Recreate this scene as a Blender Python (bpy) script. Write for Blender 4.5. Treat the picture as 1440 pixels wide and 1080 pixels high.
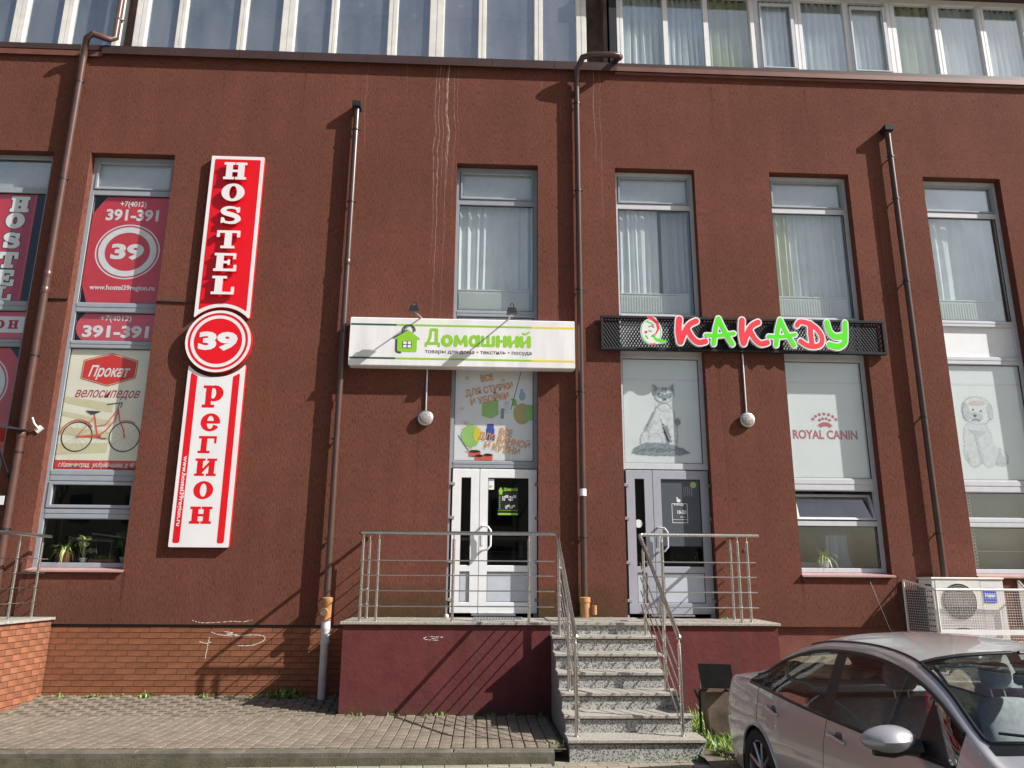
import bpy, bmesh, math, random
import numpy as np
from mathutils import Vector, Matrix, noise as mnoise
R = math.radians
S = bpy.context.scene
for o in list(bpy.data.objects): bpy.data.objects.remove(o)
random.seed(7)

# ------------------------------------------------------------ camera, sky, sun, exposure
cam = bpy.data.cameras.new('camera'); camo = bpy.data.objects.new('camera', cam)
S.collection.objects.link(camo); S.camera = camo
cam.sensor_width = 36; cam.lens = 36*1060/1440; cam.clip_end = 2000; cam.clip_start = .05
def _cam_matrix(yaw, pitch, roll, loc):
    fwd = Vector((math.sin(yaw)*math.cos(pitch), math.cos(yaw)*math.cos(pitch), math.sin(pitch)))
    right = Vector((math.cos(yaw), -math.sin(yaw), 0)); up = right.cross(fwd)
    r2 = right*math.cos(roll)+up*math.sin(roll); u2 = -right*math.sin(roll)+up*math.cos(roll)
    m = Matrix((r2, u2, -fwd)).transposed().to_4x4(); m.translation = loc
    return m
camo.matrix_world = _cam_matrix(R(2.427), R(13.874), R(.398), Vector((0, -10.8, 1.80)))
SUN = Vector((2.60, -1.0, 2.14)).normalized()
elev = math.asin(SUN.z); azim = math.atan2(SUN.x, SUN.y)
W = bpy.data.worlds.new('World'); S.world = W; W.use_nodes = True
wn = W.node_tree.nodes; wl = W.node_tree.links
sky = wn.new('ShaderNodeTexSky'); sky.sky_type = 'NISHITA'; sky.sun_disc = False
sky.sun_elevation = elev; sky.sun_rotation = azim; sky.air_density = 1.0; sky.dust_density = 2.6; sky.ozone_density = 1.0
wl.new(sky.outputs[0], wn['Background'].inputs[0]); wn['Background'].inputs[1].default_value = .062
sun = bpy.data.lights.new('sun', 'SUN'); sun.energy = 5.0; sun.angle = R(.4); sun.color = (1, .962, .91)
suno = bpy.data.objects.new('sun', sun); S.collection.objects.link(suno)
suno.rotation_euler = (-SUN).to_track_quat('-Z', 'Y').to_euler(); suno.location = (20, -10, 20)
S.view_settings.view_transform = 'Standard'; S.view_settings.look = 'None'
S.view_settings.gamma = 1; S.view_settings.exposure = 0.62; S.view_settings.use_curve_mapping = False
S.render.engine = 'CYCLES'
S.cycles.use_denoising = True
S.cycles.max_bounces = 8; S.cycles.transparent_max_bounces = 16; S.cycles.glossy_bounces = 4
S.cycles.sample_clamp_indirect = 6

# ------------------------------------------------------------ materials
MATS = {}
def nodes(name):
    m = bpy.data.materials.new(name); m.use_nodes = True
    nt = m.node_tree; b = nt.nodes['Principled BSDF']
    return m, nt, nt.nodes, nt.links, b
def mat(name, col, rough=.6, metal=0, var=.12, scale=8., bump=0., bscale=60., spec=.5, rnd=0., coat=0, stretch=(1, 1, 1)):
    """plain procedural material: base colour with noise mottling, fine bump, optional per-object variation"""
    if name in MATS: return MATS[name]
    m, nt, N, L, b = nodes(name)
    tc = N.new('ShaderNodeTexCoord'); mp = N.new('ShaderNodeMapping'); mp.inputs['Scale'].default_value = stretch
    L.new(tc.outputs['Object'], mp.inputs[0])
    nz = N.new('ShaderNodeTexNoise'); nz.inputs['Scale'].default_value = scale; nz.inputs['Detail'].default_value = 6
    L.new(mp.outputs[0], nz.inputs[0])
    mr = N.new('ShaderNodeMapRange'); mr.inputs[1].default_value = .3; mr.inputs[2].default_value = .7
    mr.inputs[3].default_value = 1-var; mr.inputs[4].default_value = 1+var
    L.new(nz.outputs[0], mr.inputs[0])
    fac = mr.outputs[0]
    if rnd:
        oi = N.new('ShaderNodeObjectInfo'); m2 = N.new('ShaderNodeMapRange'); m2.inputs[3].default_value = 1-rnd; m2.inputs[4].default_value = 1+rnd
        L.new(oi.outputs['Random'], m2.inputs[0])
        mu = N.new('ShaderNodeMath'); mu.operation = 'MULTIPLY'; L.new(fac, mu.inputs[0]); L.new(m2.outputs[0], mu.inputs[1]); fac = mu.outputs[0]
    vm = N.new('ShaderNodeVectorMath'); vm.operation = 'SCALE'; vm.inputs[0].default_value = col[:3]
    L.new(fac, vm.inputs['Scale']); L.new(vm.outputs[0], b.inputs['Base Color'])
    b.inputs['Roughness'].default_value = rough; b.inputs['Metallic'].default_value = metal
    b.inputs['Specular IOR Level'].default_value = spec; b.inputs['Coat Weight'].default_value = coat
    b.inputs['Coat Roughness'].default_value = .03
    if bump:
        n2 = N.new('ShaderNodeTexNoise'); n2.inputs['Scale'].default_value = bscale; n2.inputs['Detail'].default_value = 4
        L.new(mp.outputs[0], n2.inputs[0]); bp = N.new('ShaderNodeBump'); bp.inputs['Strength'].default_value = bump; bp.inputs['Distance'].default_value = .01
        L.new(n2.outputs[0], bp.inputs['Height']); L.new(bp.outputs[0], b.inputs['Normal'])
    MATS[name] = m; return m
def glass(name, tint=(.8, .88, .88), refl=1.0, base=.02, rough=0.0, dust=0.0):
    if name in MATS: return MATS[name]
    m, nt, N, L, b = nodes(name); N.remove(b); out = N['Material Output']
    tr = N.new('ShaderNodeBsdfTransparent'); tr.inputs[0].default_value = (*tint, 1)
    gl = N.new('ShaderNodeBsdfGlossy'); gl.inputs['Roughness'].default_value = rough; gl.inputs[0].default_value = (.97, 1, 1, 1)
    fr = N.new('ShaderNodeFresnel'); fr.inputs[0].default_value = 1.52
    # slightly wavy panes
    tc = N.new('ShaderNodeTexCoord'); nz = N.new('ShaderNodeTexNoise'); nz.inputs['Scale'].default_value = 1.3
    L.new(tc.outputs['Object'], nz.inputs[0]); bp = N.new('ShaderNodeBump'); bp.inputs['Strength'].default_value = .02; bp.inputs['Distance'].default_value = .05
    L.new(nz.outputs[0], bp.inputs['Height']); L.new(bp.outputs[0], gl.inputs['Normal'])
    ma = N.new('ShaderNodeMath'); ma.operation = 'MULTIPLY_ADD'; ma.inputs[1].default_value = refl; ma.inputs[2].default_value = base; ma.use_clamp = True
    L.new(fr.outputs[0], ma.inputs[0]); mx = N.new('ShaderNodeMixShader')
    L.new(ma.outputs[0], mx.inputs[0]); L.new(tr.outputs[0], mx.inputs[1]); L.new(gl.outputs[0], mx.inputs[2]); last = mx.outputs[0]
    if dust:       # pane dust, also whitens the glass in place of lit rooms behind
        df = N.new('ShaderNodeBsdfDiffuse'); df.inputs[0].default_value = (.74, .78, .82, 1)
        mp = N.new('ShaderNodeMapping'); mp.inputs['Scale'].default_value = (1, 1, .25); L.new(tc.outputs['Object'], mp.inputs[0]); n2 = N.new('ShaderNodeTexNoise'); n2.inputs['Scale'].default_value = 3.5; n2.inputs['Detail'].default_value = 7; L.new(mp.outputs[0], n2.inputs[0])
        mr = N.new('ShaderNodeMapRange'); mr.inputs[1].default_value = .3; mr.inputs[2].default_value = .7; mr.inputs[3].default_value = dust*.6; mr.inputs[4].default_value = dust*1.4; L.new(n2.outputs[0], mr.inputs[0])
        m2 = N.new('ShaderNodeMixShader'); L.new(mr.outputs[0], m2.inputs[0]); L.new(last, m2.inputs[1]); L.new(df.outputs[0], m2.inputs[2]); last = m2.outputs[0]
    L.new(last, out.inputs[0])
    MATS[name] = m; return m
def math_node(N, L, op, a, b=None, c=None, clamp=False):
    n = N.new('ShaderNodeMath'); n.operation = op; n.use_clamp = clamp
    for i, v in enumerate((a, b, c)):
        if v is None: continue
        if isinstance(v, (int, float)): n.inputs[i].default_value = v
        else: L.new(v, n.inputs[i])
    return n.outputs[0]

def plaster_material():
    m, nt, N, L, b = nodes('brown_bark_plaster')
    tc = N.new('ShaderNodeTexCoord'); P = tc.outputs['Object']
    sep = N.new('ShaderNodeSeparateXYZ'); L.new(P, sep.inputs[0]); x, z = sep.outputs[0], sep.outputs[2]
    def nz(scale, st=(1, 1, 1), det=5, rough=.6):
        mp = N.new('ShaderNodeMapping'); mp.inputs['Scale'].default_value = st; L.new(P, mp.inputs[0])
        n = N.new('ShaderNodeTexNoise'); n.inputs['Scale'].default_value = scale; n.inputs['Detail'].default_value = det; n.inputs['Roughness'].default_value = rough
        L.new(mp.outputs[0], n.inputs[0]); return n.outputs[0]
    groove = nz(88, (1, 1, .16), 3, .7); runs = nz(2.6, (1, 1, .07), 6, .7); patch = nz(.35, (1, 1, 1), 2, .4)
    coarse = nz(.9, (1, 1, .8), 4); mid = nz(6, (1, 1, .5), 5)
    gr = N.new('ShaderNodeMapRange'); gr.inputs[1].default_value = .36; gr.inputs[2].default_value = .52; L.new(groove, gr.inputs[0])
    f = math_node(N, L, 'MULTIPLY_ADD', coarse, .5, .75)
    f = math_node(N, L, 'MULTIPLY', f, math_node(N, L, 'MULTIPLY_ADD', mid, .28, .86))
    f = math_node(N, L, 'MULTIPLY', f, math_node(N, L, 'MULTIPLY_ADD', gr.outputs[0], .36, .70))
    f = math_node(N, L, 'MULTIPLY', f, math_node(N, L, 'MULTIPLY_ADD', runs, .36, .82)); f = math_node(N, L, 'MULTIPLY', f, math_node(N, L, 'MULTIPLY_ADD', patch, .3, .85))
    base = N.new('ShaderNodeVectorMath'); base.operation = 'SCALE'; base.inputs[0].default_value = (.152, .058, .041); L.new(f, base.inputs['Scale'])
    # white lime runs below the ledge
    wob = nz(1.6, (1, 1, .5), 6, .65)
    wobx = math_node(N, L, 'MULTIPLY_ADD', wob, .22, -.11)
    xs = math_node(N, L, 'ADD', x, wobx)
    brk = nz(9, (3, 1, 1), 4)
    tot = None
    for (x0, w, z1, z0, a) in ((-1.93, .006, 9.65, 7.9, .30), (-.80, .012, 9.65, 6.0, .40), (-.74, .009, 9.65, 4.9, .55), (-.60, .012, 9.65, 7.6, .9), (-.62, .006, 9.65, 4.8, .5), (-.5, .005, 9.65, 6.6, .45),
                               (-.68, .005, 9.5, 7.2, .5), (-.44, .004, 9.65, 8.0, .4), (1.78, .010, 9.6, 7.9, .35), (1.87, .007, 9.6, 6.4, .25), (1.2, .006, 9.65, 8.6, .2), (-1.3, .004, 9.65, 9.2, .3), (.9, .004, 9.65, 9.1, .3)):
        d = math_node(N, L, 'ABSOLUTE', math_node(N, L, 'SUBTRACT', xs, x0))
        s = math_node(N, L, 'SUBTRACT', 1.0, math_node(N, L, 'DIVIDE', d, w), clamp=True)
        mr = N.new('ShaderNodeMapRange'); mr.inputs[1].default_value = z0; mr.inputs[2].default_value = (z0+z1)/2; L.new(z, mr.inputs[0])
        s = math_node(N, L, 'MULTIPLY', math_node(N, L, 'MULTIPLY', s, mr.outputs[0]), a)
        tot = s if tot is None else math_node(N, L, 'MAXIMUM', tot, s)
    dk = None
    for (x0, w, z1, z0, a) in ((-6.13, .03, 1.74, 1.10, .5), (-4.80, .035, 1.74, 1.08, .6), (4.575, .03, 1.75, 1.08, .55), (5.92, .035, 1.75, 1.1, .6), (7.12, .03, 1.75, 1.1, .4), (-4.2, .02, 9.6, 8.3, .25), (3.7, .05, 9.6, 8.4, .3), (5.3, .04, 9.6, 8.5, .3), (-2.9, .03, 9.6, 8.7, .25), (-.9, .02, 4.2, 1.2, .25), (3.6, .03, 4.9, 1.3, .25), (6.3, .03, 8.0, 2.0, .3)):
        d = math_node(N, L, 'ABSOLUTE', math_node(N, L, 'SUBTRACT', xs, x0)); s = math_node(N, L, 'SUBTRACT', 1.0, math_node(N, L, 'DIVIDE', d, w), clamp=True)
        mr = N.new('ShaderNodeMapRange'); mr.inputs[1].default_value = z0; mr.inputs[2].default_value = z1; L.new(z, mr.inputs[0]); gt = math_node(N, L, 'LESS_THAN', z, z1)
        s = math_node(N, L, 'MULTIPLY', math_node(N, L, 'MULTIPLY', math_node(N, L, 'MULTIPLY', s, mr.outputs[0]), a), gt); dk = s if dk is None else math_node(N, L, 'MAXIMUM', dk, s)
    f = math_node(N, L, 'MULTIPLY', f, math_node(N, L, 'SUBTRACT', 1.0, math_node(N, L, 'MULTIPLY', dk, .8))); L.new(f, base.inputs['Scale'])
    bm = N.new('ShaderNodeMapRange'); bm.inputs[1].default_value = .35; bm.inputs[2].default_value = .6; bm.inputs[3].default_value = .25; L.new(brk, bm.inputs[0])
    tot = math_node(N, L, 'MULTIPLY', tot, bm.outputs[0], clamp=True)
    mx = N.new('ShaderNodeMix'); mx.data_type = 'RGBA'; L.new(tot, mx.inputs[0]); L.new(base.outputs[0], mx.inputs[6]); mx.inputs[7].default_value = (.55, .47, .42, 1)
    # algae and splash dirt just above the landings and the left platform
    az = N.new('ShaderNodeMapRange'); az.inputs[1].default_value = 1.62; az.inputs[2].default_value = 1.2; L.new(z, az.inputs[0])
    an = nz(2.2, (1, 1, 1), 7, .7)
    ax = N.new('ShaderNodeMapRange'); ax.inputs[1].default_value = -1.9; ax.inputs[2].default_value = -1.4; L.new(x, ax.inputs[0])
    ax2 = N.new('ShaderNodeMapRange'); ax2.inputs[1].default_value = 2.3; ax2.inputs[2].default_value = 1.6; ax2.inputs[3].default_value = .25; L.new(x, ax2.inputs[0])
    ax3 = N.new('ShaderNodeMapRange'); ax3.inputs[1].default_value = -3.6; ax3.inputs[2].default_value = -6.0; L.new(x, ax3.inputs[0])
    axx = math_node(N, L, 'MAXIMUM', math_node(N, L, 'MULTIPLY', ax.outputs[0], ax2.outputs[0]), math_node(N, L, 'MULTIPLY', ax3.outputs[0], .5))
    al = math_node(N, L, 'MULTIPLY', math_node(N, L, 'POWER', az.outputs[0], .55), axx)
    al = math_node(N, L, 'MULTIPLY', al, math_node(N, L, 'MULTIPLY_ADD', an, 3.4, -.62, clamp=True), clamp=True)
    al = math_node(N, L, 'MULTIPLY', al, math_node(N, L, 'MULTIPLY_ADD', gr.outputs[0], -.35, 1.15, clamp=True))
    m2 = N.new('ShaderNodeMix'); m2.data_type = 'RGBA'; L.new(al, m2.inputs[0]); L.new(mx.outputs[2], m2.inputs[6]); m2.inputs[7].default_value = (.058, .044, .022, 1)
    L.new(m2.outputs[2], b.inputs['Base Color']); b.inputs['Roughness'].default_value = .92; b.inputs['Specular IOR Level'].default_value = .10
    bp = N.new('ShaderNodeBump'); bp.inputs['Strength'].default_value = .8; bp.inputs['Distance'].default_value = .007
    L.new(math_node(N, L, 'MULTIPLY_ADD', mid, .3, gr.outputs[0]), bp.inputs['Height']); L.new(bp.outputs[0], b.inputs['Normal'])
    return m
def granite_material(name, light, dark, scale=55, dust=.0, dustcol=(.40, .36, .30)):
    m, nt, N, L, b = nodes(name)
    tc = N.new('ShaderNodeTexCoord')
    v = N.new('ShaderNodeTexNoise'); v.inputs['Scale'].default_value = scale; v.inputs['Detail'].default_value = 3; v.inputs['Roughness'].default_value = .65; L.new(tc.outputs['Object'], v.inputs[0])
    cr = N.new('ShaderNodeValToRGB'); L.new(v.outputs[0], cr.inputs[0]); e = cr.color_ramp.elements
    e[0].position = .43; e[0].color = (*dark, 1); e[1].position = .52; e[1].color = (*light, 1)
    n2 = N.new('ShaderNodeTexNoise'); n2.inputs['Scale'].default_value = 2.5; n2.inputs['Detail'].default_value = 7; L.new(tc.outputs['Object'], n2.inputs[0])
    mr = N.new('ShaderNodeMapRange'); mr.inputs[1].default_value = .3; mr.inputs[2].default_value = .65; mr.inputs[3].default_value = dust*.6; mr.inputs[4].default_value = min(1, dust*1.3); L.new(n2.outputs[0], mr.inputs[0])
    mx = N.new('ShaderNodeMix'); mx.data_type = 'RGBA'; L.new(mr.outputs[0], mx.inputs[0]); L.new(cr.outputs[0], mx.inputs[6]); mx.inputs[7].default_value = (*dustcol, 1)
    L.new(mx.outputs[2], b.inputs['Base Color']); b.inputs['Roughness'].default_value = .45+.4*dust
    return m

M = {}
M['plaster'] = plaster_material()
M['plaster2'] = mat('reveal_plaster', (.16, .05, .033), .85, var=.15, scale=5, bump=.5, bscale=120, spec=.3, stretch=(1, 1, .3))
def purple_material():
    m, nt, N, L, b = nodes('maroon_painted_render')
    tc = N.new('ShaderNodeTexCoord'); sep = N.new('ShaderNodeSeparateXYZ'); P = tc.outputs['Object']; L.new(P, sep.inputs[0]); x = math_node(N, L, 'ADD', sep.outputs[0], 1.1); z = sep.outputs[2]
    def nz(scale, st, det=6):
        mp = N.new('ShaderNodeMapping'); mp.inputs['Scale'].default_value = st; L.new(P, mp.inputs[0]); n = N.new('ShaderNodeTexNoise'); n.inputs['Scale'].default_value = scale; n.inputs['Detail'].default_value = det; n.inputs['Roughness'].default_value = .65; L.new(mp.outputs[0], n.inputs[0]); return n.outputs[0]
    a, c, d = nz(3.5, (1, 1, 1)), nz(5, (1, 1, .12)), nz(22, (1, 1, 1))
    f = math_node(N, L, 'MULTIPLY', math_node(N, L, 'MULTIPLY_ADD', a, .8, .6), math_node(N, L, 'MULTIPLY_ADD', c, .4, .8)); f = math_node(N, L, 'MULTIPLY', f, math_node(N, L, 'MULTIPLY_ADD', d, .3, .85))
    base = N.new('ShaderNodeVectorMath'); base.operation = 'SCALE'; base.inputs[0].default_value = (.125, .035, .035); L.new(f, base.inputs['Scale'])
    st = None
    for x0, w, s_ in ((-.02, .045, .55), (3.28, .06, .6), (3.62, .03, .3), (-1.3, .03, .25), (2.6, .05, .3)):
        q = math_node(N, L, 'SUBTRACT', 1.0, math_node(N, L, 'DIVIDE', math_node(N, L, 'ABSOLUTE', math_node(N, L, 'SUBTRACT', math_node(N, L, 'ADD', x, math_node(N, L, 'MULTIPLY_ADD', a, .06, -.03)), x0)), w), clamp=True)
        q = math_node(N, L, 'MULTIPLY', q, s_); st = q if st is None else math_node(N, L, 'MAXIMUM', st, q)
    bt = N.new('ShaderNodeMapRange'); bt.inputs[1].default_value = .30; bt.inputs[2].default_value = .04; bt.inputs[4].default_value = .75; L.new(z, bt.inputs[0])
    st = math_node(N, L, 'MULTIPLY', math_node(N, L, 'MAXIMUM', st, bt.outputs[0]), math_node(N, L, 'MULTIPLY_ADD', d, 2.2, -.4, clamp=True), clamp=True)
    mx = N.new('ShaderNodeMix'); mx.data_type = 'RGBA'; L.new(st, mx.inputs[0]); L.new(base.outputs[0], mx.inputs[6]); mx.inputs[7].default_value = (.075, .055, .040, 1)
    L.new(mx.outputs[2], b.inputs['Base Color']); b.inputs['Roughness'].default_value = .8; b.inputs['Specular IOR Level'].default_value = .15
    bp = N.new('ShaderNodeBump'); bp.inputs['Strength'].default_value = .5; bp.inputs['Distance'].default_value = .012; L.new(nz(16, (1, 1, 1)), bp.inputs['Height']); L.new(bp.outputs[0], b.inputs['Normal'])
    return m
M['purple'] = purple_material()
M['maroon_plinth'] = mat('brown_painted_render', (.165, .054, .040), .8, var=.25, scale=3.2, bump=.4, bscale=50, spec=.35)
M['brick'] = mat('orange_clinker_tile', (.235, .094, .050), .8, var=.34, scale=4.5, bump=.3, bscale=50, rnd=.11, spec=.2)
M['grout'] = mat('dark_grout', (.125, .066, .042), .9, var=.2, scale=10)
M['ledge'] = mat('brown_coated_sheet_metal', (.060, .034, .030), .42, var=.15, scale=3, spec=.5)
M['ledge_top'] = mat('red_brown_flashing', (.17, .065, .045), .5, var=.18, scale=3)
M['pipe'] = mat('brown_coated_pipe', (.070, .038, .030), .30, var=.15, scale=4, spec=.6)
M['pipe_red'] = mat('red_brown_coated_pipe', (.092, .045, .037), .33, var=.15, scale=4, spec=.6)
M['pvc_orange'] = mat('orange_pvc', (.44, .22, .085), .5, var=.15)
M['pvc_grey'] = mat('grey_pvc', (.58, .58, .61), .45, var=.15, scale=6)
M['sill'] = mat('pinkish_sill_metal', (.42, .26, .24), .45, var=.1)
M['frame_grey'] = mat('grey_window_profile', (.30, .33, .37), .38, var=.05)
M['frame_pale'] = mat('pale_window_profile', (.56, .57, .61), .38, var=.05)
M['frame_lgrey'] = mat('light_grey_door_profile', (.36, .37, .42), .38, var=.05)
M['white'] = mat('white_pvc', (.78, .79, .80), .35, var=.04)
M['white_old'] = mat('weathered_white_pvc', (.72, .70, .66), .45, var=.10, scale=5)
M['panel_white'] = mat('white_panel', (.76, .78, .80), .4, var=.04)
M['dark_gap'] = mat('seal_and_shade_black', (.012, .012, .013), .6, var=.1)  # rubber seals, open gaps and the painted shade strip under the plaster
M['black'] = mat('black_metal', (.018, .018, .02), .45, var=.15)
M['anthracite'] = mat('anthracite_coated_metal', (.020, .022, .027), .7, var=.12, spec=.2)
M['hinge'] = mat('grey_hinge_cap', (.30, .30, .30), .4, var=.05)
M['steel'] = mat('brushed_stainless_steel', (.62, .60, .57), .24, metal=1, var=.10, scale=14, bump=.15, bscale=40)
M['alu'] = mat('pale_metal', (.6, .6, .6), .35, metal=.9, var=.08)
M['tread'] = granite_material('dusty_granite', (.40, .38, .34), (.11, .10, .095), 60, dust=.5, dustcol=(.36, .335, .285))
M['riser'] = granite_material('speckled_granite', (.42, .42, .40), (.075, .075, .078), 55, dust=.10)
M['sign_red'] = mat('red_sign_face', (.74, .006, .012), .35, var=.07, scale=3, stretch=(1, 1, .4))
M['sign_white'] = mat('white_sign_face', (.78, .78, .79), .35, var=.06, scale=3, stretch=(1, 1, .4))
M['sign_dirty'] = mat('weathered_white_banner', (.77, .76, .76), .5, var=.10, scale=2.2, stretch=(2.5, 1, .4))
M['pink_side'] = mat('red_tinted_letter_edge', (.45, .05, .07), .4, var=.05)
M['green'] = mat('leaf_green_print', (.27, .56, .035), .5, var=.05)
M['dgreen'] = mat('dark_green_print', (.03, .09, .06), .5, var=.05)
M['yellow'] = mat('yellow_print', (.75, .62, .03), .5, var=.05)
M['dgrey_print'] = mat('dark_grey_print', (.05, .06, .07), .5, var=.05)
M['k_red'] = mat('coral_red_acrylic', (.85, .055, .075), .3, var=.03)
M['k_green'] = mat('lime_green_acrylic', (.10, .78, .012), .3, var=.03)
M['film_red'] = mat('faded_red_window_film', (.66, .045, .055), .35, var=.06)
M['film_red2'] = mat('bright_red_print', (.68, .045, .03), .4, var=.05)
M['film_pink'] = mat('pale_red_window_film', (.68, .09, .12), .35, var=.05)
M['film_white'] = mat('white_window_film', (.80, .82, .83), .35, var=.05)
M['film_grey'] = mat('pale_grey_print', (.62, .62, .63), .4, var=.04)
M['cream'] = mat('cream_poster_film', (.90, .87, .72), .4, var=.07, scale=2)
M['beige'] = mat('beige_print', (.74, .68, .44), .4, var=.04)
M['poster_blue'] = mat('white_poster_film', (.86, .87, .88), .35, var=.03)
M['pale_poster'] = mat('pale_poster_film', (.80, .85, .84), .35, var=.04, scale=1.5)  # plain pale film colour shared by the cat, crown and dog prints
M['orange_print'] = mat('orange_print', (.78, .36, .10), .5, var=.04)
M['bike_orange'] = mat('coral_print', (.72, .13, .06), .5, var=.04)
M['crimson_print'] = mat('crimson_print', (.45, .02, .06), .5, var=.04)
M['blue_print'] = mat('blue_print', (.06, .09, .40), .5, var=.05)
M['lblue_print'] = mat('light_blue_print', (.35, .52, .70), .5, var=.05)
M['lgreen_print'] = mat('light_green_print', (.35, .60, .18), .5, var=.08)
M['tan_print'] = mat('tan_print', (.55, .44, .18), .5, var=.08)
M['royal'] = mat('dusty_red_print', (.52, .13, .15), .5, var=.04)
M['cat_l'] = mat('light_fur_print', (.66, .70, .71), .5, var=.18, scale=14)
M['cat_m'] = mat('mid_grey_fur_print', (.27, .31, .34), .5, var=.25, scale=16)
M['cat_d'] = mat('dark_fur_print', (.11, .13, .15), .5, var=.35, scale=14)
M['dog_l'] = mat('pale_fur_print', (.68, .72, .73), .5, var=.12, scale=16)
M['dog_m'] = mat('greyish_fur_print', (.52, .57, .60), .5, var=.16, scale=18)
M['dog_b'] = mat('pale_brown_fur_print', (.62, .54, .50), .5, var=.12, scale=18)
M['hours_black'] = mat('black_print', (.015, .017, .018), .4, var=.05)
M['cat_edge'] = mat('soft_fur_edge_print', (.50, .54, .56), .5, var=.2, scale=20)
M['curtain'] = mat('sheer_curtain', (.82, .88, .87), .8, var=.08, scale=3)
M['curtain_y'] = mat('yellowish_curtain', (.68, .72, .50), .8, var=.08, scale=3)
M['curtain_g'] = mat('grey_blind', (.70, .74, .76), .8, var=.06)
M['radiator'] = mat('white_radiator', (.74, .78, .72), .4, var=.04)
M['room'] = mat('room_wall', (.5, .54, .57), .8, var=.1)
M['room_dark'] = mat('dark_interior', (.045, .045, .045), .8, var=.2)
M['room_mint'] = mat('mint_shop_wall', (.36, .45, .44), .7, var=.05)
M['balcony_wall'] = mat('balcony_grey_wall', (.72, .76, .80), .8, var=.12)
M['door_panel'] = mat('pale_blue_grey_door_panel', (.50, .54, .59), .4, var=.04)
M['mattbrown'] = mat('stained_brown_render', (.12, .075, .055), .9, var=.35, scale=4, bump=.4)
M['terracotta'] = mat('terracotta', (.42, .14, .06), .7, var=.1)
M['leaf'] = mat('plant_leaf', (.16, .26, .05), .5, var=.3, scale=20)
M['leaf_pale'] = mat('pale_plant_leaf', (.50, .60, .24), .5, var=.25, scale=20)
M['weed'] = mat('weed_leaf', (.22, .33, .07), .6, var=.35, scale=12)
M['dry'] = mat('dry_grass', (.30, .25, .12), .8, var=.35, scale=12)
M['rust'] = mat('rusty_painted_steel', (.12, .085, .06), .75, var=.55, scale=5, bump=.3)
M['litter'] = mat('crumpled_paper', (.72, .72, .74), .7, var=.08)
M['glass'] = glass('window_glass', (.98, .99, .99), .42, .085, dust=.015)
M['glass_film'] = glass('film_window_glass', (.99, .995, .995), .32, .032)
M['glass_dark'] = glass('dim_window_glass', (.86, .88, .87), .6, .02)
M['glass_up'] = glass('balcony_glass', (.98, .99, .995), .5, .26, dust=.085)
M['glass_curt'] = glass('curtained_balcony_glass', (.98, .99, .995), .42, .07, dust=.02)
M['ac_white'] = mat('cream_white_enamel', (.66, .64, .60), .4, var=.05)
M['ac_grill'] = mat('beige_grille', (.42, .39, .34), .5, var=.06)
M['ac_fin'] = mat('dark_fins', (.04, .04, .045), .5, var=.2)
M['ac_blue'] = mat('blue_badge', (.02, .06, .50), .35, var=.03)
M['cage'] = mat('white_painted_steel', (.76, .75, .73), .45, var=.07)
M['lampglass'] = mat('ribbed_lamp_glass', (.33, .31, .28), .18, var=.4, scale=45, bump=.8, bscale=60)
M['kerb'] = mat('weathered_concrete_kerb', (.115, .106, .084), .85, var=.35, scale=5, bump=.4, bscale=40)
M['paver'] = mat('grey_brown_paver', (.185, .154, .118), .85, var=.30, scale=9, bump=.4, bscale=70, rnd=.16)
M['paver_gap'] = mat('mossy_joint_sand', (.095, .09, .058), .95, var=.35, scale=7, bump=.5)
M['roadpaver'] = mat('sandy_road_paver', (.30, .27, .215), .85, var=.22, scale=5, bump=.4, rnd=.1)
M['soil'] = mat('dry_soil', (.16, .13, .085), .95, var=.4, scale=9, bump=1, bscale=30)
M['chalk'] = mat('chalk', (.78, .70, .64), .9, var=.1)

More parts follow.
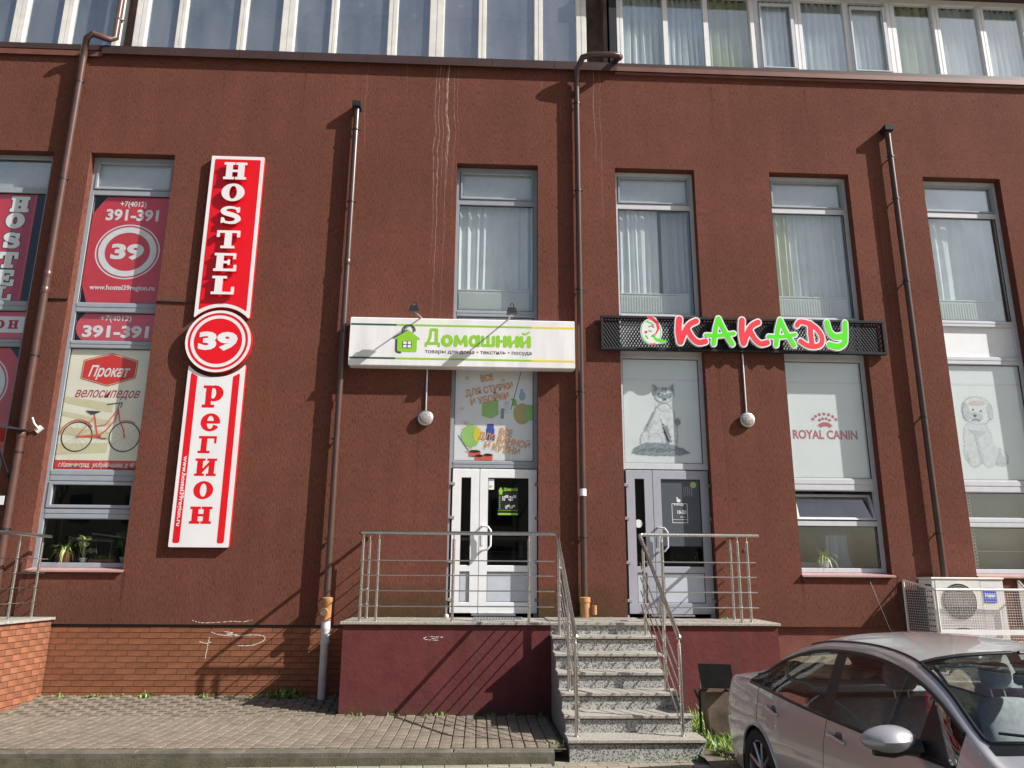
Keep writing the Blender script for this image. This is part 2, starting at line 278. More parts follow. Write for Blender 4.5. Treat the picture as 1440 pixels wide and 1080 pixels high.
# ------------------------------------------------------------ mesh helpers
def link(o): S.collection.objects.link(o); return o
def root_of(p):
    while p is not None and p.parent is not None: p = p.parent
    return p
def origin_of(p):
    r = root_of(p); return Vector(r.location) if r is not None else Vector((0, 0, 0))
def info(o, label=None, category=None, group=None, kind=None):
    if label: o['label'] = label
    if category: o['category'] = category
    if group: o['group'] = group
    if kind: o['kind'] = kind
    return o
def empty(name, loc, label=None, category=None, group=None, rz=0):
    o = link(bpy.data.objects.new(name, None)); o.location = loc; o.rotation_euler = (0, 0, rz); o.empty_display_size = .1
    return info(o, label, category, group)
class MB:
    def __init__(s): s.v = []; s.f = []; s.m = []; s.mi = 0
    def add(s, vs, fs, mi=None):
        n = len(s.v); s.v += [tuple(q) for q in vs]; s.f += [tuple(i+n for i in f) for f in fs]; s.m += [s.mi if mi is None else mi]*len(fs); return s
    def box(s, x0, x1, y0, y1, z0, z1, mi=None, bev=0):
        if x0 > x1: x0, x1 = x1, x0
        if y0 > y1: y0, y1 = y1, y0
        if z0 > z1: z0, z1 = z1, z0
        if bev:
            b = min(bev, (x1-x0)*.45, (y1-y0)*.45, (z1-z0)*.45); P = []
            for z, i in ((z0, b), (z0+b, 0), (z1-b, 0), (z1, b)):
                P += [(x0+i+(b if not i else 0)*0, y0+i, z), (x1-i, y0+i, z), (x1-i, y1-i, z), (x0+i, y1-i, z)]
            F = [(3, 2, 1, 0), (12, 13, 14, 15)]
            for k in range(3):
                for j in range(4): a = k*4+j; c = k*4+(j+1) % 4; F.append((a, c, c+4, a+4))
            return s.add(P, F, mi)
        return s.add([(x0, y0, z0), (x1, y0, z0), (x1, y1, z0), (x0, y1, z0), (x0, y0, z1), (x1, y0, z1), (x1, y1, z1), (x0, y1, z1)],
                     [(3, 2, 1, 0), (4, 5, 6, 7), (0, 1, 5, 4), (1, 2, 6, 5), (2, 3, 7, 6), (3, 0, 4, 7)], mi)
    def tube(s, pts, r, n=8, caps=True, mi=None):
        pts = [Vector(p) for p in pts]; rs = r if isinstance(r, (list, tuple)) else [r]*len(pts)
        rings = []; ref = None
        for i, p in enumerate(pts):
            d = (pts[min(i+1, len(pts)-1)]-pts[max(i-1, 0)]).normalized()
            if ref is None:
                ref = Vector((0, 0, 1)) if abs(d.z) < .9 else Vector((1, 0, 0))
            a = d.cross(ref).normalized(); b = a.cross(d); ref = b
            rings.append([p+(a*math.cos(2*math.pi*k/n)+b*math.sin(2*math.pi*k/n))*rs[i] for k in range(n)])
        V = [q for g in rings for q in g]; F = []
        for i in range(len(pts)-1):
            for k in range(n): F.append((i*n+k, i*n+(k+1) % n, (i+1)*n+(k+1) % n, (i+1)*n+k))
        if caps: F.append(tuple(range(n-1, -1, -1))); F.append(tuple((len(pts)-1)*n+k for k in range(n)))
        return s.add(V, F, mi)
    def lathe(s, prof, c=(0, 0, 0), axis='z', n=20, mi=None, caps=True):
        V = []; F = []
        for r, h in prof:
            for k in range(n):
                a = 2*math.pi*k/n; x, y = r*math.cos(a), r*math.sin(a)
                if axis == 'z': q = (c[0]+x, c[1]+y, c[2]+h)
                elif axis == 'y': q = (c[0]+x, c[1]+h, c[2]+y)
                else: q = (c[0]+h, c[1]+x, c[2]+y)
                V.append(q)
        for i in range(len(prof)-1):
            for k in range(n): F.append((i*n+k, i*n+(k+1) % n, (i+1)*n+(k+1) % n, (i+1)*n+k))
        if caps and prof[0][0] > 1e-4: F.append(tuple(range(n))[::-1])
        if caps and prof[-1][0] > 1e-4: F.append(tuple((len(prof)-1)*n+k for k in range(n)))
        return s.add(V, F, mi)
    def prism(s, pts, y0, y1, mi=None):   # outline in XZ, extruded in Y (y0 is the front)
        n = len(pts); V = [(x, y0, z) for x, z in pts]+[(x, y1, z) for x, z in pts]
        F = [tuple(range(n)), tuple(range(2*n-1, n-1, -1))]+[(i, i+n, (i+1) % n+n, (i+1) % n) for i in range(n)]
        return s.add(V, F, mi)
    def build(s, name, mats, parent=None, smooth=False, kind=None, local=False, fixn=True):
        me = bpy.data.meshes.new(name); og = Vector((0, 0, 0))
        if parent is not None and not local: og = origin_of(parent)
        me.from_pydata([Vector(q)-og for q in s.v], [], s.f)
        for mm in (mats if isinstance(mats, (list, tuple)) else [mats]): me.materials.append(mm)
        if len(me.materials) > 1: me.polygons.foreach_set('material_index', s.m)
        if fixn:
            bm = bmesh.new(); bm.from_mesh(me); bmesh.ops.recalc_face_normals(bm, faces=bm.faces); bm.to_mesh(me); bm.free()
        if smooth:
            me.polygons.foreach_set('use_smooth', [True]*len(me.polygons)); me.set_sharp_from_angle(angle=R(40))
        me.update(); o = link(bpy.data.objects.new(name, me))
        if parent is not None: o.parent = parent
        if kind: o['kind'] = kind
        return o
def single(mb, name, mats, base, label, category, group=None, smooth=False):
    """a top-level thing that is one mesh, its origin moved to base"""
    mb.v = [tuple(Vector(q)-Vector(base)) for q in mb.v]
    o = mb.build(name, mats, None, smooth); o.location = base
    return info(o, label, category, group)
def copy_tree(o, parent=None):
    c = o.copy(); S.collection.objects.link(c); c.parent = parent
    for ch in [q for q in bpy.data.objects if q.parent == o]: copy_tree(ch, c)
    return c
_box_cache = {}
def shared_box(name, w, d, h, m, parent, loc, bev=.004, rot=0, key=None):
    k = (name, round(w, 3), round(d, 3), round(h, 3), m.name, bev)
    if k not in _box_cache:
        mb = MB().box(-w/2, w/2, -d/2, d/2, -h/2, h/2, bev=bev)
        me = bpy.data.meshes.new(name); me.from_pydata(mb.v, [], mb.f); me.materials.append(m); me.update(); _box_cache[k] = me
    o = link(bpy.data.objects.new(name, _box_cache[k])); o.parent = parent
    o.location = Vector(loc)-origin_of(parent); o.rotation_euler[2] = rot
    return o

# ---- flat graphics: signed-distance shapes turned into clean outlines (marching squares)
def sseg(X, Z, p, q, w):
    px, pz = p; qx, qz = q; dx, dz = qx-px, qz-pz; L2 = dx*dx+dz*dz+1e-12
    t = np.clip(((X-px)*dx+(Z-pz)*dz)/L2, 0, 1)
    ww = w if not isinstance(w, tuple) else w[0]+(w[1]-w[0])*t
    return np.hypot(X-px-t*dx, Z-pz-t*dz)-ww/2
def sline(pts, w):
    def f(X, Z):
        d = None
        for i in range(len(pts)-1):
            ww = w if not isinstance(w, list) else (w[i], w[i+1])
            e = sseg(X, Z, pts[i], pts[i+1], ww); d = e if d is None else np.minimum(d, e)
        return d
    return f
def sm(pts, n=6):     # smooth a stroke: points or (points with widths) resampled by Catmull-Rom
    out = []
    for i in range(len(pts)-1):
        p0, p1, p2, p3 = pts[max(i-1, 0)], pts[i], pts[i+1], pts[min(i+2, len(pts)-1)]
        for k in range(n):
            t = k/n; out.append(tuple(.5*(2*b+(c-a)*t+(2*a-5*b+4*c-d)*t*t+(3*b-a-3*c+d)*t**3) for a, b, c, d in zip(p0, p1, p2, p3)))
    return out+[tuple(pts[-1])]
def sbox(x0, x1, z0, z1, r=0):
    def f(X, Z):
        dx = np.abs(X-(x0+x1)/2)-(x1-x0)/2+r; dz = np.abs(Z-(z0+z1)/2)-(z1-z0)/2+r
        return np.hypot(np.maximum(dx, 0), np.maximum(dz, 0))+np.minimum(np.maximum(dx, dz), 0)-r
    return f
def sell(cx, cz, a, b): return lambda X, Z: (np.hypot((X-cx)/a, (Z-cz)/b)-1)*min(a, b)
def spoly(pts):
    def f(X, Z):
        d = None; inside = np.zeros(X.shape, bool); n = len(pts)
        for i in range(n):
            p, q = pts[i], pts[(i+1) % n]; e = sseg(X, Z, p, q, 0); d = e if d is None else np.minimum(d, e)
            c = ((p[1] > Z) != (q[1] > Z)); den = (q[1]-p[1]) if abs(q[1]-p[1]) > 1e-9 else 1e-9
            inside ^= c & (X < (q[0]-p[0])*(Z-p[1])/den+p[0])
        return np.where(inside, -d, d)
    return f
def U(*fs): return lambda X, Z: np.minimum.reduce([f(X, Z) for f in fs])
def I(*fs): return lambda X, Z: np.maximum.reduce([f(X, Z) for f in fs])
def D(a, *bs): return lambda X, Z: np.maximum.reduce([a(X, Z)]+[-b(X, Z) for b in bs])
def grow(f, w): return lambda X, Z: f(X, Z)-w
def ring(cx, cz, ro, ri): return D(sell(cx, cz, ro, ro), sell(cx, cz, ri, ri))
def fuzz(f, amp, k): return lambda X, Z: f(X, Z)+amp*(np.sin(X*k)*np.cos(Z*k*1.3+X*k*.4)+.6*np.sin(X*k*2.3+1)*np.sin(Z*k*2.1))
def contour(f, bb, cell):
    x0, x1, z0, z1 = bb; nx = max(2, int(math.ceil((x1-x0)/cell))+1); nz = max(2, int(math.ceil((z1-z0)/cell))+1)
    xs = x0+np.arange(nx)*cell; zs = z0+np.arange(nz)*cell; X, Z = np.meshgrid(xs, zs, indexing='ij'); D_ = f(X, Z).astype(float)
    D_[np.abs(D_) < 1e-7] = 1e-7; ins = D_ < 0; V = []; idx = {}; F = []
    def vid(k, p):
        i = idx.get(k)
        if i is None: i = len(V); idx[k] = i; V.append(p)
        return i
    cnt = ins[:-1, :-1].astype(int)+ins[1:, :-1]+ins[1:, 1:]+ins[:-1, 1:]
    for i, j in zip(*np.nonzero(cnt)):
        C = ((i, j), (i+1, j), (i+1, j+1), (i, j+1)); poly = []
        for k in range(4):
            a, b = C[k], C[(k+1) % 4]
            if ins[a]: poly.append(vid(a, (xs[a[0]], zs[a[1]])))
            if ins[a] != ins[b]:
                kk = (a, b) if a < b else (b, a); da, db = D_[kk[0]], D_[kk[1]]; t = da/(da-db)
                p = (xs[kk[0][0]]+(xs[kk[1][0]]-xs[kk[0][0]])*t, zs[kk[0][1]]+(zs[kk[1][1]]-zs[kk[0][1]])*t); poly.append(vid(kk, p))
        if len(poly) > 2: F.append(tuple(poly))
    return V, F
def graphic(name, f, bb, m, parent, y, cell=.01, thick=0, side=None, T=None, kind=None):
    """flat (or raised) shape f in the XZ plane at depth y, facing -Y; T maps (u,v)->(x,z)"""
    V, F = contour(f, bb, cell)
    if not F: return None
    W2 = [T(*p) if T else p for p in V]
    mb = MB(); mb.add([(p[0], y, p[1]) for p in W2], F, 0)
    if thick:
        from collections import Counter
        cnt = Counter(); 
        for q in F:
            for a, b in zip(q, q[1:]+q[:1]): cnt[(min(a, b), max(a, b))] += 1
        n = len(W2); vs = [(p[0], y+thick, p[1]) for p in W2]; fs = []
        off = len(mb.v); mb.v += vs
        for q in F:
            for a, b in zip(q, q[1:]+q[:1]):
                if cnt[(min(a, b), max(a, b))] == 1: mb.f.append((b, a, a+off, b+off)); mb.m.append(1 if side else 0)
    return mb.build(name, [m, side] if side else m, parent, fixn=False, kind=kind)
def rect(name, x0, x1, z0, z1, m, parent, y, thick=.0012):
    return MB().box(x0, x1, y, y+thick, z0, z1).build(name, m, parent)
def text(body, x, z, y, size, m, parent, width=None, bold=.0, shear=0, rot=0, anchor='l', name='lettering', thick=0, kind='stuff', xs=1.0, res=3):
    """size = cap height; the text starts (or centres) at x,z; rot in degrees counter-clockwise as seen from the street"""
    cu = bpy.data.curves.new('t', 'FONT'); cu.body = body; cu.offset = bold; cu.shear = shear; cu.resolution_u = res; cu.size = 1
    if thick: cu.extrude = thick/size*.68/2
    o = bpy.data.objects.new('t', cu); S.collection.objects.link(o); bpy.context.view_layer.update()
    me = bpy.data.meshes.new_from_object(o.evaluated_get(bpy.context.evaluated_depsgraph_get())); bpy.data.objects.remove(o); bpy.data.curves.remove(cu)
    n = len(me.vertices); co = np.empty(n*3); me.vertices.foreach_get('co', co); co = co.reshape(n, 3)
    s = size/.68; lo, hi = co[:, 0].min(), co[:, 0].max(); sx = s*xs if width is None else width/(hi-lo)
    u = (co[:, 0]-lo)*sx; v = co[:, 1]*s; wt = (hi-lo)*sx
    if anchor == 'c': u -= wt/2; v -= size/2
    c, sn = math.cos(R(rot)), math.sin(R(rot)); og = origin_of(parent) if parent else Vector((0, 0, 0))
    P = np.stack([x+u*c-v*sn-og.x, y-co[:, 2]*s-og.y, z+u*sn+v*c-og.z], 1)
    me.vertices.foreach_set('co', P.ravel()); me.materials.clear(); me.materials.append(m); me.name = name; me.update()
    ob = link(bpy.data.objects.new(name, me))
    if parent: ob.parent = parent
    if kind: ob['kind'] = kind
    return ob

# ------------------------------------------------------------ ground
def gz(x, y):   # pavement height: a shallow dish between wall and kerb
    t = [(0.3, .175), (0, .17), (-.5, .11), (-.95, .075), (-1.8, .08), (-2.85, .115)]
    for (a, za), (b, zb) in zip(t, t[1:]):
        if y >= b: return za+(zb-za)*(a-min(y, a))/(a-b)
    return t[-1][1]
def rz(x): return max(-.10, min(.03, -.002+.008*(x-.8)))   # road rises gently to the right
g = MB(); xs = [-300, -40, -9, -7, -5, -3, -1, .85, 2, 3, 5, 9, 40, 300]; ys = [.25, 0, -.5, -1, -2, -2.85, -3, -5, -9, -14, -40, -300]
for i in range(len(xs)-1):
    for j in range(len(ys)-1):
        q = [(xs[i], ys[j]), (xs[i+1], ys[j]), (xs[i+1], ys[j+1]), (xs[i], ys[j+1])]
        g.add([(a, b, rz(a)-.03) for a, b in q], [(3, 2, 1, 0)])
def road_material():
    m, nt, N, L, b = nodes('sandy_block_paving')
    tc = N.new('ShaderNodeTexCoord'); br = N.new('ShaderNodeTexBrick'); L.new(tc.outputs['Object'], br.inputs[0])
    br.inputs['Scale'].default_value = 1; br.inputs['Brick Width'].default_value = .2; br.inputs['Row Height'].default_value = .1; br.inputs['Mortar Size'].default_value = .004
    br.inputs[1].default_value = (.29, .26, .205, 1); br.inputs[2].default_value = (.25, .22, .17, 1); br.inputs[3].default_value = (.09, .09, .05, 1)
    nz = N.new('ShaderNodeTexNoise'); nz.inputs['Scale'].default_value = 3; nz.inputs['Detail'].default_value = 8; L.new(tc.outputs['Object'], nz.inputs[0])
    mr = N.new('ShaderNodeMapRange'); mr.inputs[3].default_value = .7; mr.inputs[4].default_value = 1.25; L.new(nz.outputs[0], mr.inputs[0])
    vm = N.new('ShaderNodeVectorMath'); vm.operation = 'SCALE'; L.new(br.outputs[0], vm.inputs[0]); L.new(mr.outputs[0], vm.inputs['Scale']); L.new(vm.outputs[0], b.inputs['Base Color'])
    b.inputs['Roughness'].default_value = .9
    bp = N.new('ShaderNodeBump'); bp.inputs['Strength'].default_value = .5; bp.inputs['Distance'].default_value = .01; L.new(br.outputs[1], bp.inputs['Height']); bp.invert = True; L.new(bp.outputs[0], b.inputs['Normal'])
    return m
road = g.build('road', road_material()); info(road, 'sandy block paved parking lane in front of the kerb', None, None, 'structure')
# a narrow strip of real road blocks in front of the kerb and stairs
rp = random.Random(3)
n = 0
for j in range(3):
    y = -2.977-.105*j
    for i in range(38):
        x = -4.9+.205*i+(j % 2)*.1
        if x > 2.7: continue
        if y > -3.0 and x > .75: continue
        shared_box('road_block', .198, .098, .05, M['roadpaver'], road, (x, y, rz(x)-.023+rp.uniform(-.002, .002)), .006, rp.uniform(-.01, .01)); n += 1
# pavement bed and paving stones
bed = MB(); px_ = [-12, -7, .9]; py_ = [.3, 0, -.5, -.95, -1.4, -1.8, -2.3, -2.80]
for i in range(2):
    for j in range(len(py_)-1):
        bed.add([(a, b, gz(a, b)-.016) for a, b in ((px_[i], py_[j]), (px_[i+1], py_[j]), (px_[i+1], py_[j+1]), (px_[i], py_[j+1]))], [(3, 2, 1, 0)])
pave = bed.build('pavement', M['paver_gap']); info(pave, 'grey brown block pavement between the wall and the kerb', None, None, 'structure')
cells = []
cw, cl = .122, .205
for i in range(56):
    x = .80-cw*i
    off = (i % 2)*cl/2
    y = -2.74
    cells.append((x, y+ (cl/4 if i % 2 else cl/2)-.0, cl/2 if i % 2 else cl))
    y0 = y+(cl/2 if i % 2 else cl)
    while y0 < .02:
        cells.append((x, y0+cl/2, cl)); y0 += cl
def hidden(x, y): return (x > -1.6 and y > -.86) or (x < -5.75-.1*abs(y))
cells = [c for c in cells if not hidden(c[0], c[1])]
cells.sort(key=lambda c: (c[0]-0)**2*.35+(c[1]+10.8)**2)
rest = MB()
for k, (x, y, l) in enumerate(cells):
    z = gz(x, y); slope = (gz(x, y+.05)-gz(x, y-.05))/.1; dz = rp.uniform(-.0025, .0025)
    if k < 290:
        o = shared_box('paving_stone', cw-.010, l-.014, .05, M['paver'], pave, (x, y, z-.025+dz), .005, rp.uniform(-.012, .012)); o.rotation_euler[0] = slope
    else: rest.box(x-cw/2+.0065, x+cw/2-.0065, y-l/2+.006, y+l/2-.006, z-.04, z+dz-.001+rp.uniform(-.001, .001), bev=.007)
rest.build('paving_stone', mat('grey_brown_paver_far', (.185, .154, .118), .85, var=.30, scale=9, bump=.4, bscale=70), pave, kind='stuff')
# kerb
kb = MB().box(-12, .70, -2.93, -2.84, -.3, .06); kerb = kb.build('kerb', M['paver_gap']); info(kerb, 'weathered concrete kerb along the pavement', None, None, 'structure')
x = .77; lens = [.98, .99, 1.0, 1.0, 1.0, 1.0, 1.0, 1.0]
for i, l in enumerate(lens):
    mbk = MB().box(x-l+.004, x, -2.925, -2.805, rz(x)-.2, .112, bev=.014); mbk.build('kerb_stone', M['kerb'], kerb); x -= l
# earth beside the stairs
so = MB()
nx, ny = 16, 16
for i in range(nx+1):
    for j in range(ny+1):
        x = 2.22+i*.35; y = -.86-j*.15
        so.v.append((x, y, rz(x)+.035+.05*mnoise.noise(Vector((x*2.3, y*2.3, 0)))*(1 if j < ny else 0)-(.03 if j == ny else 0)))
for i in range(nx):
    for j in range(ny): a = i*(ny+1)+j; so.f.append((a, a+1, a+ny+2, a+ny+1)); so.m.append(0)
soil = so.build('ground', M['soil'], smooth=True); info(soil, 'dry soil beside the stairs under the bin', None, None, 'structure')

# ------------------------------------------------------------ the building
B = empty('building', (0, 0, 0), 'long two storey building of red brown plaster with tall recessed windows', 'building')
COLS = {'w1': (-7.96, -6.68), 'w2': (-6.12, -4.835), 'w3': (-.437, .845), 'w4': (2.083, 3.36), 'w5': (4.582, 5.885), 'w6': (7.12, 8.41)}
ZB = {'w1': 1.19, 'w2': 1.765, 'w3': 1.165, 'w4': 1.165, 'w5': 1.765, 'w6': 1.765}
ZT = 8.065; DEP = .14
def wall_with_holes(mb, x0, x1, z0, z1, holes, y0, dep):
    xs = sorted({x0, x1, *[h[0] for h in holes], *[h[1] for h in holes]}); zs = sorted({z0, z1, *[h[2] for h in holes], *[h[3] for h in holes]})
    for a, b in zip(xs, xs[1:]):
        for c, d in zip(zs, zs[1:]):
            if any(h[0] <= a and b <= h[1] and h[2] <= c and d <= h[3] for h in holes): continue
            mb.add([(a, y0, c), (b, y0, c), (b, y0, d), (a, y0, d)], [(0, 1, 2, 3)])
    for h in holes:
        a, b, c, d = h
        mb.add([(a, y0, c), (a, y0+dep, c), (a, y0+dep, d), (a, y0, d)], [(0, 1, 2, 3)]); mb.add([(b, y0, c), (b, y0, d), (b, y0+dep, d), (b, y0+dep, c)], [(0, 1, 2, 3)])
        mb.add([(a, y0, d), (a, y0+dep, d), (b, y0+dep, d), (b, y0, d)], [(0, 1, 2, 3)]); mb.add([(a, y0, c), (b, y0, c), (b, y0+dep, c), (a, y0+dep, c)], [(0, 1, 2, 3)])
holes = [(COLS[k][0], COLS[k][1], ZB[k], ZT) for k in COLS]
w = MB(); wall_with_holes(w, -12, 12, 1.062, 9.86, holes, 0, .32)
w.add([(-12, 0, 1.062), (12, 0, 1.062), (12, .1, 1.062), (-12, .1, 1.062)], [(3, 2, 1, 0)])
w.build('plaster_wall', M['plaster'], B, fixn=False)
# return walls and roof so the block is closed
sb = MB(); sb.box(-12, 12, .33, .345, -.3, 1.03); sb.box(-12.02, -12, 0, 9, -.3, 13); sb.box(12, 12.02, 0, 9, -.3, 13); sb.box(-12, 12, 9, 9.02, -.3, 13)
sb.build('side_wall', M['plaster2'], B)
# plinth, left: clinker tiles; right: painted render
pl = MB().box(-7.5, -1.60, .034, .30, -.1, 1.058); plinth = pl.build('brick_plinth', M['grout'], B)
rb = random.Random(5)
def tile_run(parent, along, fixed, a0, a1, z0, z1, axis, bw=.27, bh=.0755, skip=None):
    k = 0; z = z1-bh/2
    while z > z0-bh/2:
        a = a0-(k % 2)*bw/2-rb.uniform(0, .02)
        while a < a1:
            l, r = max(a+.003, a0), min(a+bw-.003, a1)
            if r-l > .03 and not (skip and skip((l+r)/2, z)):
                c = (l+r)/2; jit = rb.uniform(-.0015, .0015)
                if axis == 'x': shared_box('brick', r-l, .016, bh-.0065, M['brick'], parent, (c, fixed+jit, z), .003)
                else:
                    X = fixed(c)+jit; o = shared_box('brick', .016, r-l, bh-.0065, M['brick'], parent, (X, c, z), .003)
                    o.rotation_euler[2] = -math.atan(.1)
            a += bw
        z -= bh; k += 1
tile_run(plinth, None, .029, -5.72, -1.62, .14, 1.030, 'x')
MB().box(-7.5, -1.60, .012, .033, 1.034, 1.0605).build('overhang_shade_strip', M['dark_gap'], B)  # dark strip that paints the shade line below the plaster overhang
MB().box(3.70, 12, .055, .30, -.1, 1.062).build('render_plinth', M['maroon_plinth'], B)

def sub(name, mb, m, p): return mb.build(name, m, p)
def bar_frame(p, m, bars, y, t=.05, name='frame'):
    mb = MB()
    for (a, b, c, d) in bars: mb.box(a, b, y, y+t, c, d, bev=.006)
    return mb.build(name, m, p)
def window(key, m_frame, rails, panes, left=.045, right=.045, glassm=None):
    x0, x1 = COLS[key]; wdw = MB()
    # outer frame: stiles then rails butted between them, every rail stepped like a real profile
    y = DEP
    wdw.box(x0, x0+left, y, y+.07, ZB[key], ZT, bev=.005); wdw.box(x1-right, x1, y, y+.07, ZB[key], ZT, bev=.005)
    wo = wdw.build('window', m_frame, B)
    xa, xb = x0+left, x1-right
    for (z0, z1) in rails:
        mb = MB()
        h = z1-z0; mb.box(xa, xb, y+.002, y+.068, z0, z1, bev=.005)
        if h > .1: mb.box(xa+.002, xb-.002, y-.007, y+.001, z0+h*.52, z1-h*.10, bev=.004); mb.box(xa+.002, xb-.002, y-.004, y+.0015, z0+h*.06, z0+h*.46, bev=.003)
        mb.build('transom', m_frame, wo)
    for i, (z0, z1, gm) in enumerate(panes):
        if gm is None: continue
        MB().box(xa, xb, y+.036, y+.042, z0, z1).build('pane', gm, wo)
        ga = MB()   # black gasket round every pane
        ga.box(xa, xa+.008, y+.022, y+.034, z0, z1); ga.box(xb-.008, xb, y+.022, y+.034, z0, z1); ga.box(xa+.008, xb-.008, y+.022, y+.034, z0, z0+.008); ga.box(xa+.008, xb-.008, y+.022, y+.034, z1-.008, z1)
        ga.build('gasket', M['dark_gap'], wo)
    return wo
def sill(wo, key, m):
    x0, x1 = COLS[key]; mb = MB()
    z = ZB[key]
    mb.prism([(0, 0)]*0 or [(x0-.012, z-.028), (x1+.03, z-.028), (x1+.03, z-.006), (x0-.012, z-.006)], -.048, -.042)
    mb.add([(x0+.002, DEP, z+.03), (x1-.002, DEP, z+.03), (x1+.03, -.048, z-.006), (x0-.012, -.048, z-.006), (x0+.002, DEP, z+.024), (x1-.002, DEP, z+.024), (x1+.03, -.042, z-.012), (x0-.012, -.042, z-.012)],
           [(0, 3, 2, 1), (4, 5, 6, 7), (0, 1, 5, 4), (1, 2, 6, 5), (3, 0, 4, 7)])
    mb.build('sill', m, wo)
top_r = (7.99, 8.065); up1 = (7.42, 7.51); mid1 = (5.555, 5.655); mid2 = (4.94, 5.07); low1 = (2.965, 3.155)
G, GF, GD = M['glass'], M['glass_film'], M['glass_dark']
W2 = window('w2', M['frame_grey'], [top_r, up1, (5.50, 5.655), (4.94, 5.06), (2.98, 3.15), (2.455, 2.60), (1.795, 1.86)], [(7.51, 7.99, G), (5.655, 7.42, GF), (5.06, 5.50, GF), (3.15, 4.94, GF), (2.60, 2.98, GD), (1.86, 2.455, GD)], left=.06, right=.03)
W1 = window('w1', M['frame_grey'], [top_r, up1, (5.50, 5.655), (4.94, 5.06), (3.15, 3.3), (1.19, 1.27)], [(7.51, 7.99, G), (5.655, 7.42, GF), (5.06, 5.50, GF), (3.30, 4.94, GF), (1.27, 3.15, GD)], left=.06, right=.10)
W3 = window('w3', M['frame_grey'], [top_r, up1, mid1, mid2, (3.235, 3.345)], [(7.51, 7.99, G), (5.655, 7.42, G), (5.07, 5.555, GF), (3.345, 4.94, GF)], left=.05, right=.06)
W4 = window('w4', M['frame_pale'], [top_r, up1, mid1, mid2, (3.25, 3.34)], [(7.51, 7.99, G), (5.655, 7.42, G), (5.07, 5.555, GF), (3.34, 4.94, GF)], left=.05, right=.06)
W5 = window('w5', M['frame_pale'], [top_r, up1, mid1, mid2, low1, (2.455, 2.53), (1.795, 1.86)], [(7.51, 7.99, G), (5.655, 7.42, G), (5.07, 5.555, GF), (3.155, 4.94, GF), (1.86, 2.455, G)], left=.05, right=.06)
W6 = window('w6', M['frame_pale'], [top_r, up1, mid1, mid2, low1, (2.455, 2.60), (1.795, 1.86)], [(7.51, 7.99, G), (5.655, 7.42, G), (3.155, 4.94, GF), (2.60, 2.965, G), (1.86, 2.455, G)], left=.05, right=.06)
for wo, k in ((W2, 'w2'), (W5, 'w5'), (W6, 'w6')): sill(wo, k, M['sill'])
# inner sashes
def sash(wo, key, z0, z1, m, w=.045, y=DEP-.012, tilt=0, gm=None, xl=.05, xr=.06):
    x0, x1 = COLS[key]; xa, xb = x0+xl+.004, x1-xr-.004
    def T(x, yy, z):
        d = z-z0; return (x, yy+d*math.sin(tilt), z0+d*math.cos(tilt))
    mb = MB()
    for a, b, c, d in ((xa, xa+w, z0, z1), (xb-w, xb, z0, z1), (xa+w, xb-w, z0, z0+w), (xa+w, xb-w, z1-w, z1)): mb.box(a, b, y, y+.05, c, d, bev=.006)
    mb.v = [T(*q) for q in mb.v]; so_ = mb.build('sash', m, wo)
    if gm:
        mb = MB().box(xa+w, xb-w, y+.02, y+.026, z0+w, z1-w); mb.v = [T(*q) for q in mb.v]; mb.build('pane', gm, wo)
sash(W5, 'w5', 2.545, 2.955, M['frame_pale'], .04, tilt=R(20), gm=G)
sash(W2, 'w2', 2.605, 2.975, M['frame_grey'], .045, xl=.06, xr=.03)
for k, wo in (('w2', W2), ('w3', W3), ('w4', W4), ('w5', W5), ('w6', W6)): sash(wo, k, 7.515, 7.985, M['frame_grey'], .028, xl=.06)
# white spandrel panels behind the sign meshes, and on the right window
for k, wo in (('w6', W6), ('w5', W5), ('w4', W4), ('w3', W3)):
    x0, x1 = COLS[k]; MB().box(x0+.05, x1-.06, DEP+.046, DEP+.06, 5.07, 5.555).build('spandrel_panel', M['panel_white'], wo)
# rooms behind the windows: floor, ceiling, side and back walls
def room(key, z0, z1, m, depth=2.6, name='room'):
    x0, x1 = COLS[key]; a, b = x0-.35, x1+.35; mb = MB(); y = .33; Y = y+depth
    mb.add([(a, y, z0), (b, y, z0), (b, Y, z0), (a, Y, z0), (a, y, z1), (b, y, z1), (b, Y, z1), (a, Y, z1)], [(0, 1, 2, 3), (7, 6, 5, 4), (0, 3, 7, 4), (2, 1, 5, 6), (3, 2, 6, 7)])
    mb.build(name, m, B, fixn=False)
for k in COLS: room(k, 5.30, 8.3, M['room'])
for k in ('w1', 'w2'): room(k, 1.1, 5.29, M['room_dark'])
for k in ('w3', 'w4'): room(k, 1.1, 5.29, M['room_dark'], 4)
room('w5', 1.1, 5.29, M['room_mint']); room('w6', 1.1, 5.29, M['room_mint'], 1.2)
# inner window boards the plants stand on
for k in ('w2', 'w5', 'w6'):
    x0, x1 = COLS[k]; MB().box(x0-.05, x1+.05, DEP+.072, .62, 1.80, 1.842, bev=.004).build('window_board', M['white_old'], B)

